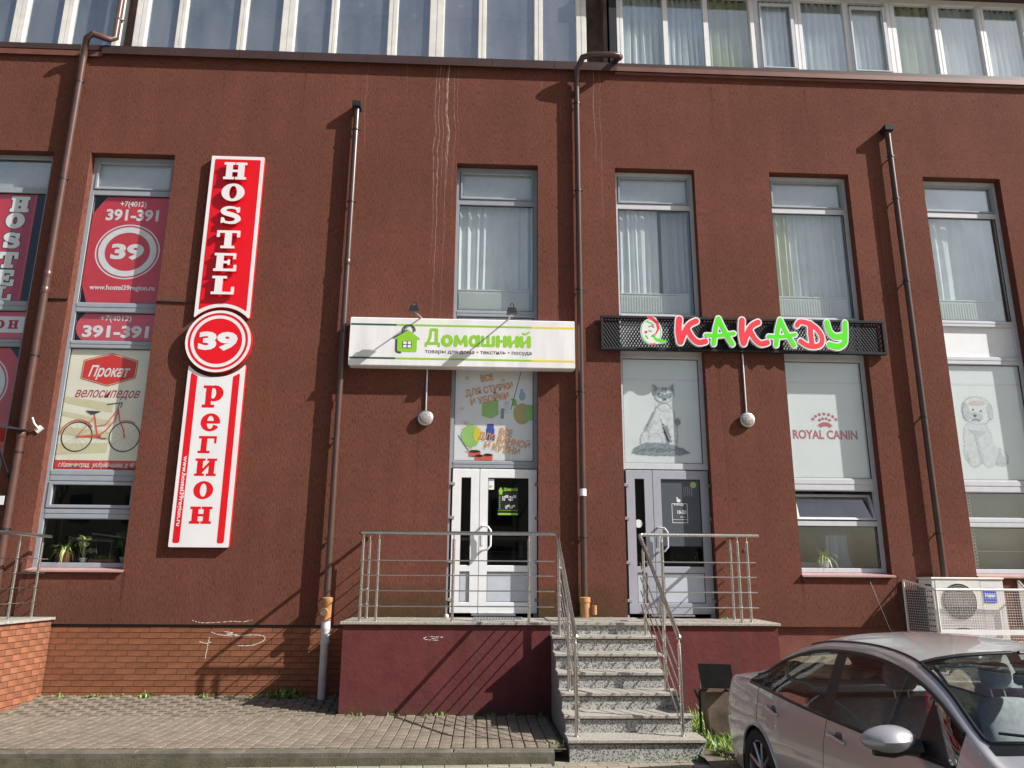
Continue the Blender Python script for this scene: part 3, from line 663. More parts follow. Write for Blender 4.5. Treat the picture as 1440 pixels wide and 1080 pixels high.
# doors
def door(key, m, mp, zt, zb=1.215, panel=True, dark_glass=True):
    x0, x1 = COLS[key]; y = DEP-.012; a, b = x0+.055, x1-.012
    xm = x0+.445                      # meeting line of the narrow fixed leaf and the door leaf
    dd = MB().box(a-.028, a-.003, y+.01, y+.06, zb-.01, zt+.01); dd.box(b+.003, b+.012, y+.01, y+.06, zb-.01, zt+.01); dd.box(a-.003, b+.003, y+.01, y+.06, zt+.002, zt+.012)
    dd.box(xm-.004, xm+.004, y+.006, y+.05, zb, zt); root = dd.build('door', M['dark_gap'], B)
    for (l, r, gl, gr) in ((a, xm-.004, a+.125, xm-.125), (xm+.004, b, xm+.12, b-.12)):
        zs = [(zb, zb+.15), (zb+.56, zb+.65), (zt-.13, zt)]
        f = MB(); f.box(l, gl, y, y+.055, zb, zt, bev=.007); f.box(gr, r, y, y+.055, zb, zt, bev=.007)
        for c, d in zs: f.box(gl, gr, y, y+.055, c, d, bev=.007)
        f.build('door_leaf', m, root)
        MB().box(gl, gr, y+.02, y+.036, zb+.15, zb+.56).build('kick_panel', mp, root)
        for z0, z1 in ((zb+.15, zb+.56), (zb+.65, zt-.13)):
            gk = MB(); gk.box(gl, gl+.006, y+.006, y+.018, z0, z1); gk.box(gr-.006, gr, y+.006, y+.018, z0, z1); gk.box(gl+.006, gr-.006, y+.006, y+.018, z0, z0+.006); gk.box(gl+.006, gr-.006, y+.006, y+.018, z1-.006, z1); gk.build('gasket', M['dark_gap'], root)
        MB().box(gl, gr, y+.026, y+.032, zb+.65, zt-.13).build('pane', M['glass_dark'], root)
        for hz in (zt-.22, zt-.70, zb+.70, zb+.18):
            hx = l-.03 if l == a else r-.035
            MB().box(hx, hx+.065, y-.022, y-.001, hz-.022, hz+.022, bev=.005).build('hinge', M['hinge'], root)
    # bow handle and lock plate
    h = MB(); hx = xm+.065; hz = zb+1.02
    pts = [(hx-.02, y-.004, hz+.17), (hx-.02, y-.06, hz+.17), (hx+.06, y-.09, hz+.16), (hx+.10, y-.09, hz+.11), (hx+.10, y-.09, hz-.10), (hx+.05, y-.09, hz-.16), (hx-.02, y-.06, hz-.17), (hx-.02, y-.004, hz-.17)]
    h.tube(pts, .015, 10); h.build('handle', M['white'] if key == 'w3' else M['frame_pale'], root, smooth=True)
    MB().box(xm+.03, xm+.06, y-.008, y-.001, hz-.1, hz+.05, bev=.003).build('lock_plate', M['white_old'] if key == 'w3' else M['alu'], root)
    MB().box(a+.3, b-.3, y-.03, y+.02, zb-.03, zb-.006).build('threshold', M['alu'], root)
    return root
D3 = door('w3', M['white'], M['door_panel'], 3.225); D4 = door('w4', M['frame_lgrey'], M['door_panel'], 3.235)

# door interiors: counters and shelves seen through the glass
for k, lab in (('w3', 'dark shop counter seen low behind the white door'), ('w4', 'dark upholstered bench seen low behind the grey door')):
    x0, x1 = COLS[k]; r_ = empty('shop_counter' if k == 'w3' else 'bench', ((x0+x1)/2, 1.0, 1.12), lab, 'counter' if k == 'w3' else 'bench')
    if k == 'w3':
        MB().box(x0+.2, x1+.2, .9, 1.3, 1.13, 2.05, bev=.01).build('counter_body', M['black'], r_); MB().box(x0+.18, x1+.22, .87, 1.33, 2.053, 2.08, bev=.008).build('counter_top', M['dgrey_print'], r_)
    else:
        for i in range(3): MB().box(x0+.1+.4*i, x0+.48+.4*i, .75, .95, 1.7, 2.1, bev=.05).build('back_cushion', mat('dark_leather', (.03, .027, .027), .35, var=.2), r_, smooth=True)
        MB().box(x0+.05, x1+.2, .70, 1.3, 1.13, 1.68, bev=.02).build('seat_base', M['black'], r_)

# ------------------------------------------------------------ ledge under the upper storey
l1 = MB().box(-12, -6.16, -.046, .12, 9.80, 9.84); l1.box(-12, -6.16, -.05, -.047, 9.75, 9.842); l1.build('ledge', M['ledge_top'], B)
l2 = MB().box(-6.158, 2.12, -.066, .12, 9.87, 9.90); l2.box(-6.158, 2.12, -.075, -.067, 9.785, 9.903); l2.box(-6.158, 2.12, -.085, -.076, 9.785, 9.797)
l2.build('ledge', M['ledge'], B)
x = -6.158
l3 = MB().box(2.122, 12, -.060, .12, 9.85, 9.88); l3.box(2.122, 12, -.066, -.061, 9.80, 9.882); l3.box(2.122, 12, -.04, -.001, 9.76, 9.80); l3.build('ledge', M['ledge_top'], B)
for i in range(8):   # folded joints of the sheets
    xx = -5.0+i*1.02
    MB().box(xx, xx+.012, -.079, -.0757, 9.80, 9.90).build('sheet_joint', M['ledge'], B)
MB().box(-12, 12, .004, .32, 9.904, 10.0).build('upstand', M['ledge'], B)

# ------------------------------------------------------------ upper storey glazing
YU = .10
def balcony(x0, x1, ztop, mull, mm, gm, sashes=()):
    """mull: list of (x0,x1) white posts; between them panes"""
    base = MB().box(x0, x1, YU, YU+.08, 9.995, 10.035, bev=.004); bo = base.build('balcony_glazing', mm, B)
    for a, b in mull:
        mb = MB().box(a, b, YU-.004, YU+.078, 10.036, ztop, bev=.006)
        if b-a > .09: mb.box(a+.012, (a+b)/2-.006, YU-.014, YU-.005, 10.04, ztop-.01, bev=.004); mb.box((a+b)/2+.006, b-.012, YU-.014, YU-.005, 10.04, ztop-.01, bev=.004)
        mb.build('mullion', mm, bo)
    MB().box(x0, x1, YU, YU+.078, ztop, ztop+.10).build('head_rail', mm, bo)
    for (a, b), (c, d) in zip(mull, mull[1:]):
        MB().box(b, c, YU+.034, YU+.040, 10.036, ztop).build('pane', gm, bo)
    return bo
GU = M['glass_up']
mA = [(-9.6, -9.45), (-8.5, -8.4), (-7.75, -7.54), (-6.98, -6.80), (-6.13, -6.03)]
mB = [(-5.80, -5.60), (-5.12, -4.98), (-4.12, -3.99), (-3.42, -3.19), (-2.62, -2.50), (-1.66, -1.50), (-.97, -.72), (-.15, -.01), (.79, .94), (1.50, 1.68)]
balcony(-9.6, -6.03, 11.9, mA, M['white_old'], GU); balcony(-5.80, 1.68, 11.9, mB, M['white_old'], GU)
mC = [(2.19, 2.31), (3.00, 3.08), (3.70, 3.78), (4.50, 4.67), (5.28, 5.42), (6.17, 6.26), (6.91, 7.08), (7.74, 7.87), (8.56, 8.68), (9.33, 9.5), (10.3, 10.4)]
bC = balcony(2.19, 10.4, 11.47, mC, M['white'], M['glass_curt'])
for a, b in ((4.67, 5.28), (6.26, 6.91)):   # two opening sashes, greyed to paint their shade, stand out of the frame
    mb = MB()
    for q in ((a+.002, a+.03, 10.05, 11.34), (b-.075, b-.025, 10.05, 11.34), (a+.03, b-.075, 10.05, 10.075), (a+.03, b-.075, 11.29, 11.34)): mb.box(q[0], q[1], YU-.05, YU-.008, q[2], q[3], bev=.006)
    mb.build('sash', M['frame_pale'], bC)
# stained brown party wall between the glazing blocks, dark boards
MB().box(1.682, 2.188, .35, .5, 9.9, 13).build('party_wall', M['mattbrown'], B)
MB().box(-6.028, -5.802, .30, .45, 9.9, 13).build('party_wall', M['mattbrown'], B)
mb = MB().box(1.98, 2.03, .05, .34, 10.0, 12.6, bev=.01); mb.build('party_board', M['mattbrown'], B)
MB().box(2.06, 2.186, .02, .3, 10.0, 12.2, bev=.01).build('party_board', M['black'], B)
# eaves over the right block and higher parapet over the left one
MB().box(2.0, 12, -.15, 1.5, 11.575, 11.75).build('eaves', M['ledge'], B); MB().box(2.0, 12, -.17, -.152, 11.50, 11.78).build('eaves_fascia', mat('dark_brown_fascia', (.022, .011, .008), .5, var=.2), B)
MB().box(-12, 1.95, .0, 1.5, 12.0, 12.2).build('eaves', M['white_old'], B)
# balcony interiors
def balcony_room(x0, x1, z1, depth=1.5):
    mb = MB(); y = .2; Y = y+depth
    mb.add([(x0, y, 10.0), (x1, y, 10.0), (x1, Y, 10.0), (x0, Y, 10.0), (x0, y, z1), (x1, y, z1), (x1, Y, z1), (x0, Y, z1)], [(0, 1, 2, 3), (7, 6, 5, 4), (0, 3, 7, 4), (2, 1, 5, 6), (3, 2, 6, 7)])
    mb.build('balcony_room', M['balcony_wall'], B, fixn=False)
balcony_room(-9.6, -6.04, 12.3); balcony_room(-5.79, -3.3, 12.3); balcony_room(-3.29, -.85, 12.3); balcony_room(-.84, 1.66, 12.3); balcony_room(2.2, 10.4, 11.6, 1.0)
# inner doors and windows at the back of the left balconies
def inner_window(x0, x1, z0, z1):
    y = 1.64; io = MB().box(x0, x1, y, y+.03, z0, z1).build('inner_window', M['white_old'], B)
    n = max(1, round((x1-x0)/.6)); w_ = (x1-x0)/n
    for i in range(n): MB().box(x0+i*w_+.08, x0+(i+1)*w_-.08, y-.008, y-.001, z0+.08, z1-.1, bev=.002).build('inner_pane', mat('dark_inner_glass', (.03, .04, .06), .08, var=.1), io)
inner_window(-9.3, -6.3, 10.0, 11.3); inner_window(-4.55, -3.5, 10.0, 11.25); inner_window(-2.2, -1.0, 10.0, 11.2); inner_window(-.35, .9, 10.0, 11.2)
for i, (x, z) in enumerate(((-3.42+.35, 11.05), (-4.4, 11.1), (-1.25, 10.95), (-2.15, 11.15), (-.45, 11.2), (-4.75, 11.2))):
    pts = [( .07*(1 if k % 2 == 0 else .42)*math.sin(k*math.pi/5+.2), .07*(1 if k % 2 == 0 else .42)*math.cos(k*math.pi/5+.2)) for k in range(10)]
    f = D(spoly(pts), spoly([(a*.45, b*.45) for a, b in pts])) if i < 4 else spoly(pts)
    st = empty('paper_star', (x, .24, z), ['white star cut-out hanging in the balcony glazing, left of the widest double post', 'small white star near the first panes of the middle balcony', 'white open star hanging in the pane right of the middle of the balcony', 'pale star beside the narrow post of the balcony', 'small solid star in the balcony pane above the green sign', 'tiny solid star in the second balcony pane'][i], 'paper star', 'stars hanging behind the balcony glass')
    graphic('star', f, (-.09, .09, -.09, .09), M['white'], st, .24, .008, T=lambda u, v, x=x, z=z: (x+u, z+v), thick=.004)
    MB().tube([(x, .242, z+.06), (x, .242, z+1.0)], .0015, 4).build('thread', M['white'], st)

# ------------------------------------------------------------ curtains, blinds, radiators in the upper windows
def curtain(x0, x1, z0, z1, y, m, label, cat='curtain', amp=.022, folds=13, name='curtain', gather=0, group=None):
    rr = random.Random(hash((round(x0, 2), round(z0, 2))) % 1000); n = 110; k = 5
    ph = [rr.uniform(0, 6.3) for _ in range(4)]; mb = MB(); base = ((x0+x1)/2, y, z0)
    for j in range(k+1):
        t = j/k
        for i in range(n+1):
            s = i/n; a = s*folds*2*math.pi
            yy = amp*(math.sin(a+ph[0]+.5*math.sin(a*.31+ph[1]))+.5*math.sin(a*1.7+ph[2]+t*.6))*(.6+.4*(1-t))+.012*math.sin(s*5+ph[3])
            xx = x0+(x1-x0)*s+.012*math.sin(t*3+a*.2+ph[1])*(1-t)
            mb.v.append((xx, y+yy, z0+(z1-z0)*t))
    for j in range(k):
        for i in range(n): a = j*(n+1)+i; mb.f.append((a, a+1, a+n+2, a+n+1)); mb.m.append(0)
    return single(mb, name, m, base, label, cat, group, smooth=True)
C_ = COLS
gr = 'sheer curtains in the upper windows'
curtain(C_['w3'][0]+.03, C_['w3'][1]-.05, 5.62, 7.50, .30, M['curtain'], 'sheer curtain across the upper window above the green lettered sign', folds=9, group=gr)
curtain(C_['w4'][0]+.03, C_['w4'][0]+.72, 5.62, 7.50, .30, M['curtain'], 'sheer curtain gathered in the left half of the upper window right of the middle downpipe', folds=6, group=gr)
curtain(C_['w4'][0]+.80, C_['w4'][1]-.04, 5.62, 7.50, .42, M['curtain_g'], 'grey curtain in the right half of the upper window right of the middle downpipe', folds=5, group=gr)
curtain(C_['w5'][0]+.03, C_['w5'][0]+.36, 5.62, 7.50, .30, M['curtain_y'], 'yellowish curtain at the left edge of the upper window above the mesh sign', folds=3, group=gr)
curtain(C_['w5'][0]+.37, C_['w5'][1]-.04, 5.62, 7.50, .33, M['curtain'], 'pale sheer curtain beside the yellowish curtain in the upper window', folds=8, group=gr)
curtain(C_['w6'][0]+.03, C_['w6'][1]-.05, 5.62, 7.50, .30, M['curtain'], 'sheer curtain in the rightmost upper window', folds=7, group=gr)
def blind(key, label):
    a, b = C_[key]; single(MB().box(a+.06, b-.07, .215, .222, 7.52, 7.985), 'blind', M['curtain_g'], ((a+b)/2, .22, 7.52), label, 'blind', 'blinds in the top lights')
for k, lab in (('w1', 'grey blind in the top light of the leftmost window'), ('w2', 'grey blind in the top light above the round red 39 film'), ('w3', 'grey blind in the top light above the green lettered sign'), ('w4', 'grey blind in the top light right of the middle downpipe'), ('w5', 'grey blind in the top light over the yellowish curtain'), ('w6', 'grey blind in the top light of the rightmost window')): blind(k, lab)
def radiator(key, label):
    a, b = C_[key]; a += .06; b -= .12; r_ = empty('radiator', ((a+b)/2, .30, 5.6), label, 'radiator', 'panel radiators in the upper windows')
    MB().box(a, b, .225, .26, 5.68, 6.00, bev=.008).build('panel', M['radiator'], r_)
    n = 26; mb = MB()
    for i in range(n): x = a+.03+(b-a-.06)*i/(n-1); mb.box(x-.010, x+.010, .214, .2245, 5.70, 5.975, bev=.004)
    mb.build('rib', M['radiator'], r_, kind='stuff')
    MB().box(a-.005, b+.005, .215, .28, 6.002, 6.025, bev=.004).build('top_grille', M['radiator'], r_)
for k, lab in (('w3', 'white ribbed radiator in the window above the green lettered sign'), ('w4', 'white ribbed radiator in the window over the left end of the mesh sign'), ('w5', 'white ribbed radiator in the window over the middle of the mesh sign'), ('w6', 'white ribbed radiator in the rightmost upper window')): radiator(k, lab)
# long curtains of the right-hand balcony: one per pane
rr = random.Random(11)
words = ['first', 'second', 'third', 'fourth', 'fifth', 'sixth', 'seventh', 'eighth', 'ninth', 'tenth']
for i, ((a, b), (c, d)) in enumerate(zip(mC, mC[1:])):
    curtain(b-.03, c+.03, 10.03, 11.5, .24, M['curtain'] if i % 4 != 2 else M['curtain_y'], 'pale curtain in the %s pane of the right balcony, counted from the brown party wall' % words[i], folds=5+rr.randint(0, 2), amp=.05, group='curtains in the right balcony glazing')

# ------------------------------------------------------------ printed films on the left windows
PY = .184
def poster(name, label, cat, x, z, group=None): return empty(name, (x, PY, z), label, cat, group)
def film(root, x0, x1, z0, z1, m, name='film'): return MB().box(x0, x1, PY, PY+.003, z0, z1).build(name, m, root)
L1 = PY-.0015; L2 = PY-.003; L3 = PY-.0045; L4 = PY-.006; L5 = PY-.0075
p = poster('window_film', 'red window film with a round 39 emblem and a phone number', 'window film', -5.46, 5.66)
a, b = C_['w2'][0]+.063, C_['w2'][1]-.033
graphic('film', I(sbox(a, b, 5.66, 7.415), spoly([(a, 5.95), (a+.12, 5.62), (b-.02, 5.62), (b, 5.9), (b, 7.45), (a+.22, 7.45), (a+.005, 7.12)])), (a-.02, b+.02, 5.64, 7.43), M['film_red'], p, PY, .02)
text('+7(4012)', -5.455, 7.30, L1, .085, M['film_white'], p, width=.40, bold=.02, anchor='c')
text('391-391', -5.45, 7.11, L1, .17, M['film_white'], p, width=.80, bold=.035, anchor='c')
def emblem(root, cx, cz, r, red, white, y0=L1, sq=1.0):
    graphic('outer_ring', D(sell(cx, cz, r, r*sq), sell(cx, cz, r*.955, r*.955*sq)), (cx-r-.02, cx+r+.02, cz-r-.02, cz+r+.02), white, root, y0, r/45)
    graphic('inner_ring', D(sell(cx, cz, r*.90, r*.90*sq), sell(cx, cz, r*.70, r*.70*sq)), (cx-r, cx+r, cz-r, cz+r), white, root, y0, r/45)
    text('39', cx, cz, y0, r*.46, white, root, width=r*1.02, bold=.045, anchor='c', name='number')
emblem(p, -5.45, 6.50, .485, M['film_red'], M['film_white'], sq=.93)
text('www.hostel39region.ru', -5.455, 5.915, L1, .072, M['film_white'], p, width=.97, bold=.025, anchor='c')
p = poster('window_film', 'pale red window film strip with a large phone number', 'window film', -5.47, 5.07)
graphic('film', I(sbox(a+.02, b, 5.07, 5.495), sell(a+.70, 5.28, .72, .36), sbox(a, b, 5.0, 5.6)) if 0 else I(sbox(a, b, 5.065, 5.495), U(sell(a+.42, 5.28, .41, .30), sbox(a+.35, b, 5, 5.6))), (a-.01, b+.02, 5.05, 5.51), M['film_pink'], p, PY, .015)
text('+7(4012)', -5.48, 5.425, L1, .075, M['film_white'], p, width=.46, bold=.025, anchor='c')
text('391-391', -5.46, 5.215, L1, .165, M['film_white'], p, width=.97, bold=.04, anchor='c')
# bicycle rental poster
p = poster('bicycle_poster', 'cream poster with an orange bicycle under a red badge', 'poster', -5.46, 3.16)
a, b = C_['w2'][0]+.063, C_['w2'][1]-.033; film(p, a, b, 3.152, 4.938, M['cream'])
for k, (z0, z1, z2, z3) in enumerate(((4.13, 4.22, 3.98, 4.12), (3.93, 4.00, 3.78, 3.86), (3.66, 3.78, 3.58, 3.70), (3.36, 3.52, 3.40, 3.54))):
    graphic('stripe', spoly([(a, z0), (a, z1), (-5.35, z3), (-5.35, z2)]), (a, -5.34, 3.3, 4.3), M['beige'], p, L1, .02)
hexa = [(-5.84, 4.755), (-5.46, 4.86), (-5.09, 4.755), (-5.10, 4.515), (-5.47, 4.395), (-5.85, 4.50)]
cxh = -5.47; czh = 4.63
graphic('badge_border', grow(spoly(hexa), .022), (-5.95, -5.0, 4.33, 4.92), M['film_red2'], p, L1, .012)
graphic('badge_line', grow(spoly(hexa), .010), (-5.95, -5.0, 4.33, 4.92), M['beige'], p, L2, .012)
graphic('badge', spoly(hexa), (-5.95, -5.0, 4.33, 4.92), M['film_red2'], p, L3, .012)
text('Прокат', -5.465, 4.60, L4, .155, M['sign_white'], p, width=.60, bold=.022, shear=.35, anchor='c')
text('велосипедов', -5.45, 4.275, L1, .135, M['crimson_print'], p, width=.93, bold=.008, shear=.4, anchor='c')
O = M['bike_orange']; K = M['hours_black']
hb = (-5.80, 3.625); hf = (-5.13, 3.63); rw = .222
graphic('tyre', U(ring(*hb, rw, rw-.016), ring(*hf, rw, rw-.016)), (-6.06, -4.87, 3.38, 3.88), K, p, L2, .006)
sp = []
for h in (hb, hf):
    for k in range(12): t = k*math.pi/6+.1; sp.append(sline([h, (h[0]+.20*math.cos(t), h[1]+.20*math.sin(t))], .003))
graphic('spokes', U(*sp), (-6.06, -4.87, 3.38, 3.88), M['cat_m'], p, L2, .0035)
bb = (-5.51, 3.635)
graphic('bicycle_frame', U(sline([hb, (bb[0], 3.655)], .018), sline([hb, (-5.60, 3.90)], .012), sline([bb, (-5.60, 3.97)], .018), sline([bb, (-5.40, 3.72), (-5.30, 3.86), (-5.265, 4.00)], .018), sline([(-5.56, 3.78), (-5.42, 3.80), (-5.32, 3.95), (-5.27, 4.04)], .014),
                           sline([(-5.27, 4.05), (-5.23, 3.88), (hf[0]-.02, 3.72), hf], .018), D(I(ring(*hb, rw+.03, rw+.012), sbox(-6.1, -5.6, 3.66, 4)), sbox(0, 1, 0, 1)), D(I(ring(*hf, rw+.022, rw+.008), sbox(-5.2, -5.0, 3.8, 4)), sbox(0, 1, 0, 1)), sell(bb[0], 3.635, .055, .03), sbox(-5.80, -5.5, 3.615, 3.63)), (-6.1, -4.9, 3.4, 4.1), O, p, L3, .005)
graphic('saddle', U(spoly([(-5.73, 4.01), (-5.50, 4.00), (-5.58, 3.965), (-5.64, 3.95)]), sline([(-5.27, 4.04), (-5.26, 4.12)], .01), sline([(-5.43, 4.105), (-5.30, 4.125), (-5.22, 4.13), (-5.235, 4.06)], .013), sline([(-5.51, 3.63), (-5.44, 3.60), (-5.38, 3.605)], .012)), (-5.76, -5.2, 3.58, 4.15), M['dgrey_print'], p, L4, .005)
MB().box(a, b, L1, L1+.001, 3.156, 3.285).build('address_strip', M['film_red2'], p)
text('г.Калининград,  ул.Куйбышева, д. 40', -5.47, 3.22, L2, .062, M['sign_white'], p, width=1.06, bold=.02, shear=.3, anchor='c')
# leftmost window films
def slab_letter(ch):
    if ch == 'H' or ch == 'н':
        return U(sbox(.10, .38, 0, 1), sbox(.62, .90, 0, 1), sbox(.3, .7, .43, .57), sbox(0, .48, 0, .15), sbox(.52, 1, 0, .15), sbox(0, .48, .85, 1), sbox(.52, 1, .85, 1))
    if ch in 'Oо': return D(sell(.5, .5, .5, .51), sell(.5, .5, .17, .37))
    if ch == 'S':
        pts = [(.80, .70), (.74, .86), (.52, .93), (.30, .90), (.17, .76), (.25, .62), (.5, .53), (.74, .43), (.83, .26), (.70, .10), (.48, .065), (.26, .12), (.19, .30)]
        q_ = sm([(a, b, c) for (a, b), c in zip(pts, [.10, .12, .14, .17, .23, .25, .26, .25, .24, .18, .14, .12, .10])], 4); return U(sline([(a, b) for a, b, c in q_], [c for a, b, c in q_]), sbox(.78, .88, .64, .96), sbox(.10, .20, .04, .36))
    if ch == 'T': return U(sbox(.35, .65, 0, 1), sbox(0, 1, .86, 1), sbox(0, .13, .62, 1), sbox(.87, 1, .62, 1), sbox(.2, .8, 0, .14))
    if ch == 'E': return U(sbox(.10, .40, 0, 1), sbox(0, .92, .86, 1), sbox(.80, .92, .66, 1), sbox(.3, .62, .43, .57), sbox(.58, .68, .34, .66), sbox(0, .97, 0, .14), sbox(.85, .97, 0, .36))
    if ch == 'L': return U(sbox(.14, .46, 0, 1), sbox(0, .62, .86, 1), sbox(0, .97, 0, .14), sbox(.84, .97, 0, .42))
    if ch == 'р': return U(sbox(.14, .42, -.05, 1), sbox(0, .6, -.05, .09), sbox(0, .3, .87, 1), D(sell(.56, .63, .43, .38), sell(.50, .63, .14, .25)))
    if ch == 'е': return D(U(sell(.5, .5, .5, .51), sbox(.2, .98, .44, .56)), D(sell(.5, .5, .18, .37), sbox(0, 1, .43, .58)), spoly([(.55, .43), (1.1, .43), (1.1, .18)]))
    if ch == 'г': return U(sbox(.14, .44, 0, 1), sbox(0, .92, .86, 1), sbox(.80, .92, .58, 1), sbox(0, .62, 0, .14))
    if ch == 'и': return U(sbox(.10, .36, 0, 1), sbox(.64, .90, 0, 1), spoly([(.3, .10), (.3, .32), (.7, .9), (.7, .68)]), sbox(0, .46, 0, .13), sbox(.54, 1, 0, .13), sbox(0, .46, .87, 1), sbox(.54, 1, .87, 1))
def slab(ch, cx, cz, w, h, m, root, y, thick=0, side=None, g=0, name='letter', cell=.03):
    f = slab_letter(ch); ff = grow(f, g) if g else f
    return graphic(name, ff, (-.12, 1.12, -.16, 1.12), m, root, y, cell, thick, side, T=lambda u, v: (cx-w/2+u*w, cz-h/2+v*h))
p = poster('window_film', 'red window film with vertical white slab letters, cut by the left edge of the photo', 'window film', -7.3, 5.66)
a, b = C_['w1'][0]+.06, -6.93; film(p, a, b, 5.66, 7.415, M['film_red'])
MB().box(b-.14, b-.03, L1, L1+.001, 5.66, 7.415).build('dark_stripe', M['crimson_print'], p)
for ch, cz in zip('HOSTEL', (7.245, 6.97, 6.64, 6.32, 6.03, 5.78)):
    for g_, mm, yy in ((.10, K, L1), (.05, M['film_white'], L2)): slab(ch, -7.20+(0.03 if ch == 'H' else 0), cz, .26, .24, mm, p, yy, g=g_)
p = poster('window_film', 'pale red film strip with a white band of letters in the leftmost window', 'window film', -7.3, 5.07)
film(p, C_['w1'][0]+.06, -6.785, 5.07, 5.495, M['film_pink']); MB().box(C_['w1'][0]+.06, -6.80, L1, L1+.001, 5.17, 5.42).build('white_band', M['film_white'], p)
for ch, cx in zip('регион', (-7.88, -7.70, -7.52, -7.34, -7.16, -6.96)): slab(ch, cx, 5.295, .15, .135, M['crimson_print'], p, L2, name='letter', cell=.05)
p = poster('window_film', 'dark red film with part of a round emblem in the leftmost window', 'window film', -7.3, 3.34)
graphic('film', spoly([(-7.9, 3.31), (-6.79, 3.31), (-6.79, 4.75), (-6.95, 4.94), (-7.9, 4.94)]), (-7.92, -6.78, 3.30, 4.95), M['film_red'], p, PY, .03)
emblem(p, -7.35, 4.38, .46, M['film_red'], M['film_white'])

# ------------------------------------------------------------ household goods poster (over the white door)
p = poster('goods_poster', 'pale poster with orange tilted words, pots, a bucket and detergent over the white door', 'poster', .20, 3.35)
a, b = C_['w3'][0]+.053, C_['w3'][1]-.063; film(p, a, b, 3.347, 4.938, M['poster_blue'])
OP = M['orange_print']
for t, x, z, wd in (('ВСЕ', .09, 4.60, .19), ('ДЛЯ СТИРКИ', .125, 4.425, .72), ('И УБОРКИ', .135, 4.28, .58)): text(t, x, z, L5, .095, OP, p, width=wd, bold=.022, rot=11, anchor='c')
for t, x, z, wd in (('ВСЕ', .385, 3.775, .19), ('ДЛЯ ВАННОЙ', .36, 3.655, .76), ('И КУХНИ', .33, 3.535, .52)): text(t, x, z, L5, .095, OP, p, width=wd, bold=.022, rot=-12, anchor='c')
def shapes(root, items, y=L2, cell=.008):
    for nm, f, bb, m in items: graphic(nm, f, bb, m, root, y, cell); 
shapes(p, [('bucket', U(sell(.62, 4.06, .13, .16), sbox(.50, .74, 4.06, 4.16)), (.45, .8, 3.85, 4.25), M['tan_print']), ('sponge', spoly([(.02, 4.02), (.02, 4.22), (.26, 4.27), (.27, 4.04), (.16, 3.98)]), (0, .3, 3.95, 4.3), M['lgreen_print']),
           ('cabbage', fuzz(sell(-.14, 3.72, .14, .17), .012, 90), (-.32, .04, 3.5, 3.93), M['lgreen_print']), ('flask', U(sbox(.09, .21, 3.66, 3.84, .02), sbox(.10, .2, 3.84, 3.90)), (.06, .24, 3.62, 3.95), M['blue_print']),
           ('flask', U(sell(.62, 4.33, .05, .07), sbox(.59, .63, 4.38, 4.44)), (.55, .7, 4.24, 4.46), M['lblue_print']), ('spray', U(sbox(.47, .54, 4.18, 4.26, .01), sline([(.46, 4.28), (.52, 4.27)], .02)), (.43, .57, 4.15, 4.31), M['green']), ('mop', sline([(.45, 4.12), (.60, 4.70)], .010), (.4, .65, 4.05, 4.75), M['dgrey_print']),
           ('bottle', U(sbox(.36, .42, 4.06, 4.20, .01), sell(.39, 4.22, .04, .03)), (.33, .45, 4.0, 4.28), M['cat_l']), ('bottle', U(sbox(.30, .35, 3.98, 4.1, .01), sell(.33, 4.12, .03, .02)), (.27, .38, 3.95, 4.16), M['cat_m']), ('brush', sline([(-.30, 3.67), (-.14, 3.47)], [.006, .02]) if 0 else sline([(-.32, 3.72), (-.17, 3.50)], .012), (-.35, -.1, 3.4, 3.78), M['cat_d'])])
shapes(p, [('lemon', sell(-.04, 3.74, .06, .11), (-.12, .05, 3.6, 3.9), M['yellow']), ('towel', fuzz(sbox(.66, .78, 3.96, 4.20, .02), .006, 90), (.62, .82, 3.9, 4.25), M['lgreen_print'])], y=L3)
for (x, z, w_) in ((-.075, 3.46, .085), (-.01, 3.385+.01, .06), (.12, 3.41, .07)):
    graphic('pot', U(sbox(x-w_, x+w_, z-.05, z+.03, .02), sline([(x-w_-.05, z+.02), (x+w_, z+.02)], .008)), (x-.2, x+.2, z-.1, z+.1), M['bike_orange'], p, L3, .006); graphic('pot_inside', sell(x, z+.028, w_*.95, .02), (x-.12, x+.12, z-.02, z+.08), K, p, L4, .006)
for k in range(14):
    x = rr.uniform(a+.08, b-.08); z = rr.uniform(3.5, 4.85); graphic('bubble', sell(x, z, .035, .03), (x-.05, x+.05, z-.05, z+.05), mat('faint_yellow_print', (.70, .68, .52), .5), p, L1+.0006, .01)

# ------------------------------------------------------------ cat, crown and dog films
p = poster('cat_poster', 'white film with a long haired cat sitting over a dark tail', 'window film', 2.7, 3.35)
a, b = C_['w4'][0]+.053, C_['w4'][1]-.063; film(p, a, b, 3.343, 4.938, M['pale_poster']); MB().box(a, b, L1, L1+.001, 4.60, 4.635).build('header_line', M['sign_white'], p)
cb = U(sell(2.73, 3.78, .21, .30), sell(2.60, 3.68, .22, .20), sell(2.755, 4.06, .155, .20), sell(2.86, 3.78, .085, .25), spoly([(2.60, 4.10), (2.72, 4.18), (2.55, 3.70), (2.42, 3.72)]))
ch_ = U(sell(2.765, 4.38, .142, .118), spoly([(2.60, 4.38), (2.598, 4.555), (2.705, 4.485)]), spoly([(2.835, 4.485), (2.912, 4.565), (2.925, 4.38)]))
shapes(p, [('cat_fur_edge', fuzz(grow(cb, .008), .010, 95), (2.2, 3.2, 3.4, 4.4), M['cat_edge'])], L1)
shapes(p, [('cat_body', fuzz(grow(cb, -.012), .012, 120), (2.2, 3.2, 3.4, 4.4), M['cat_l'])], L2)
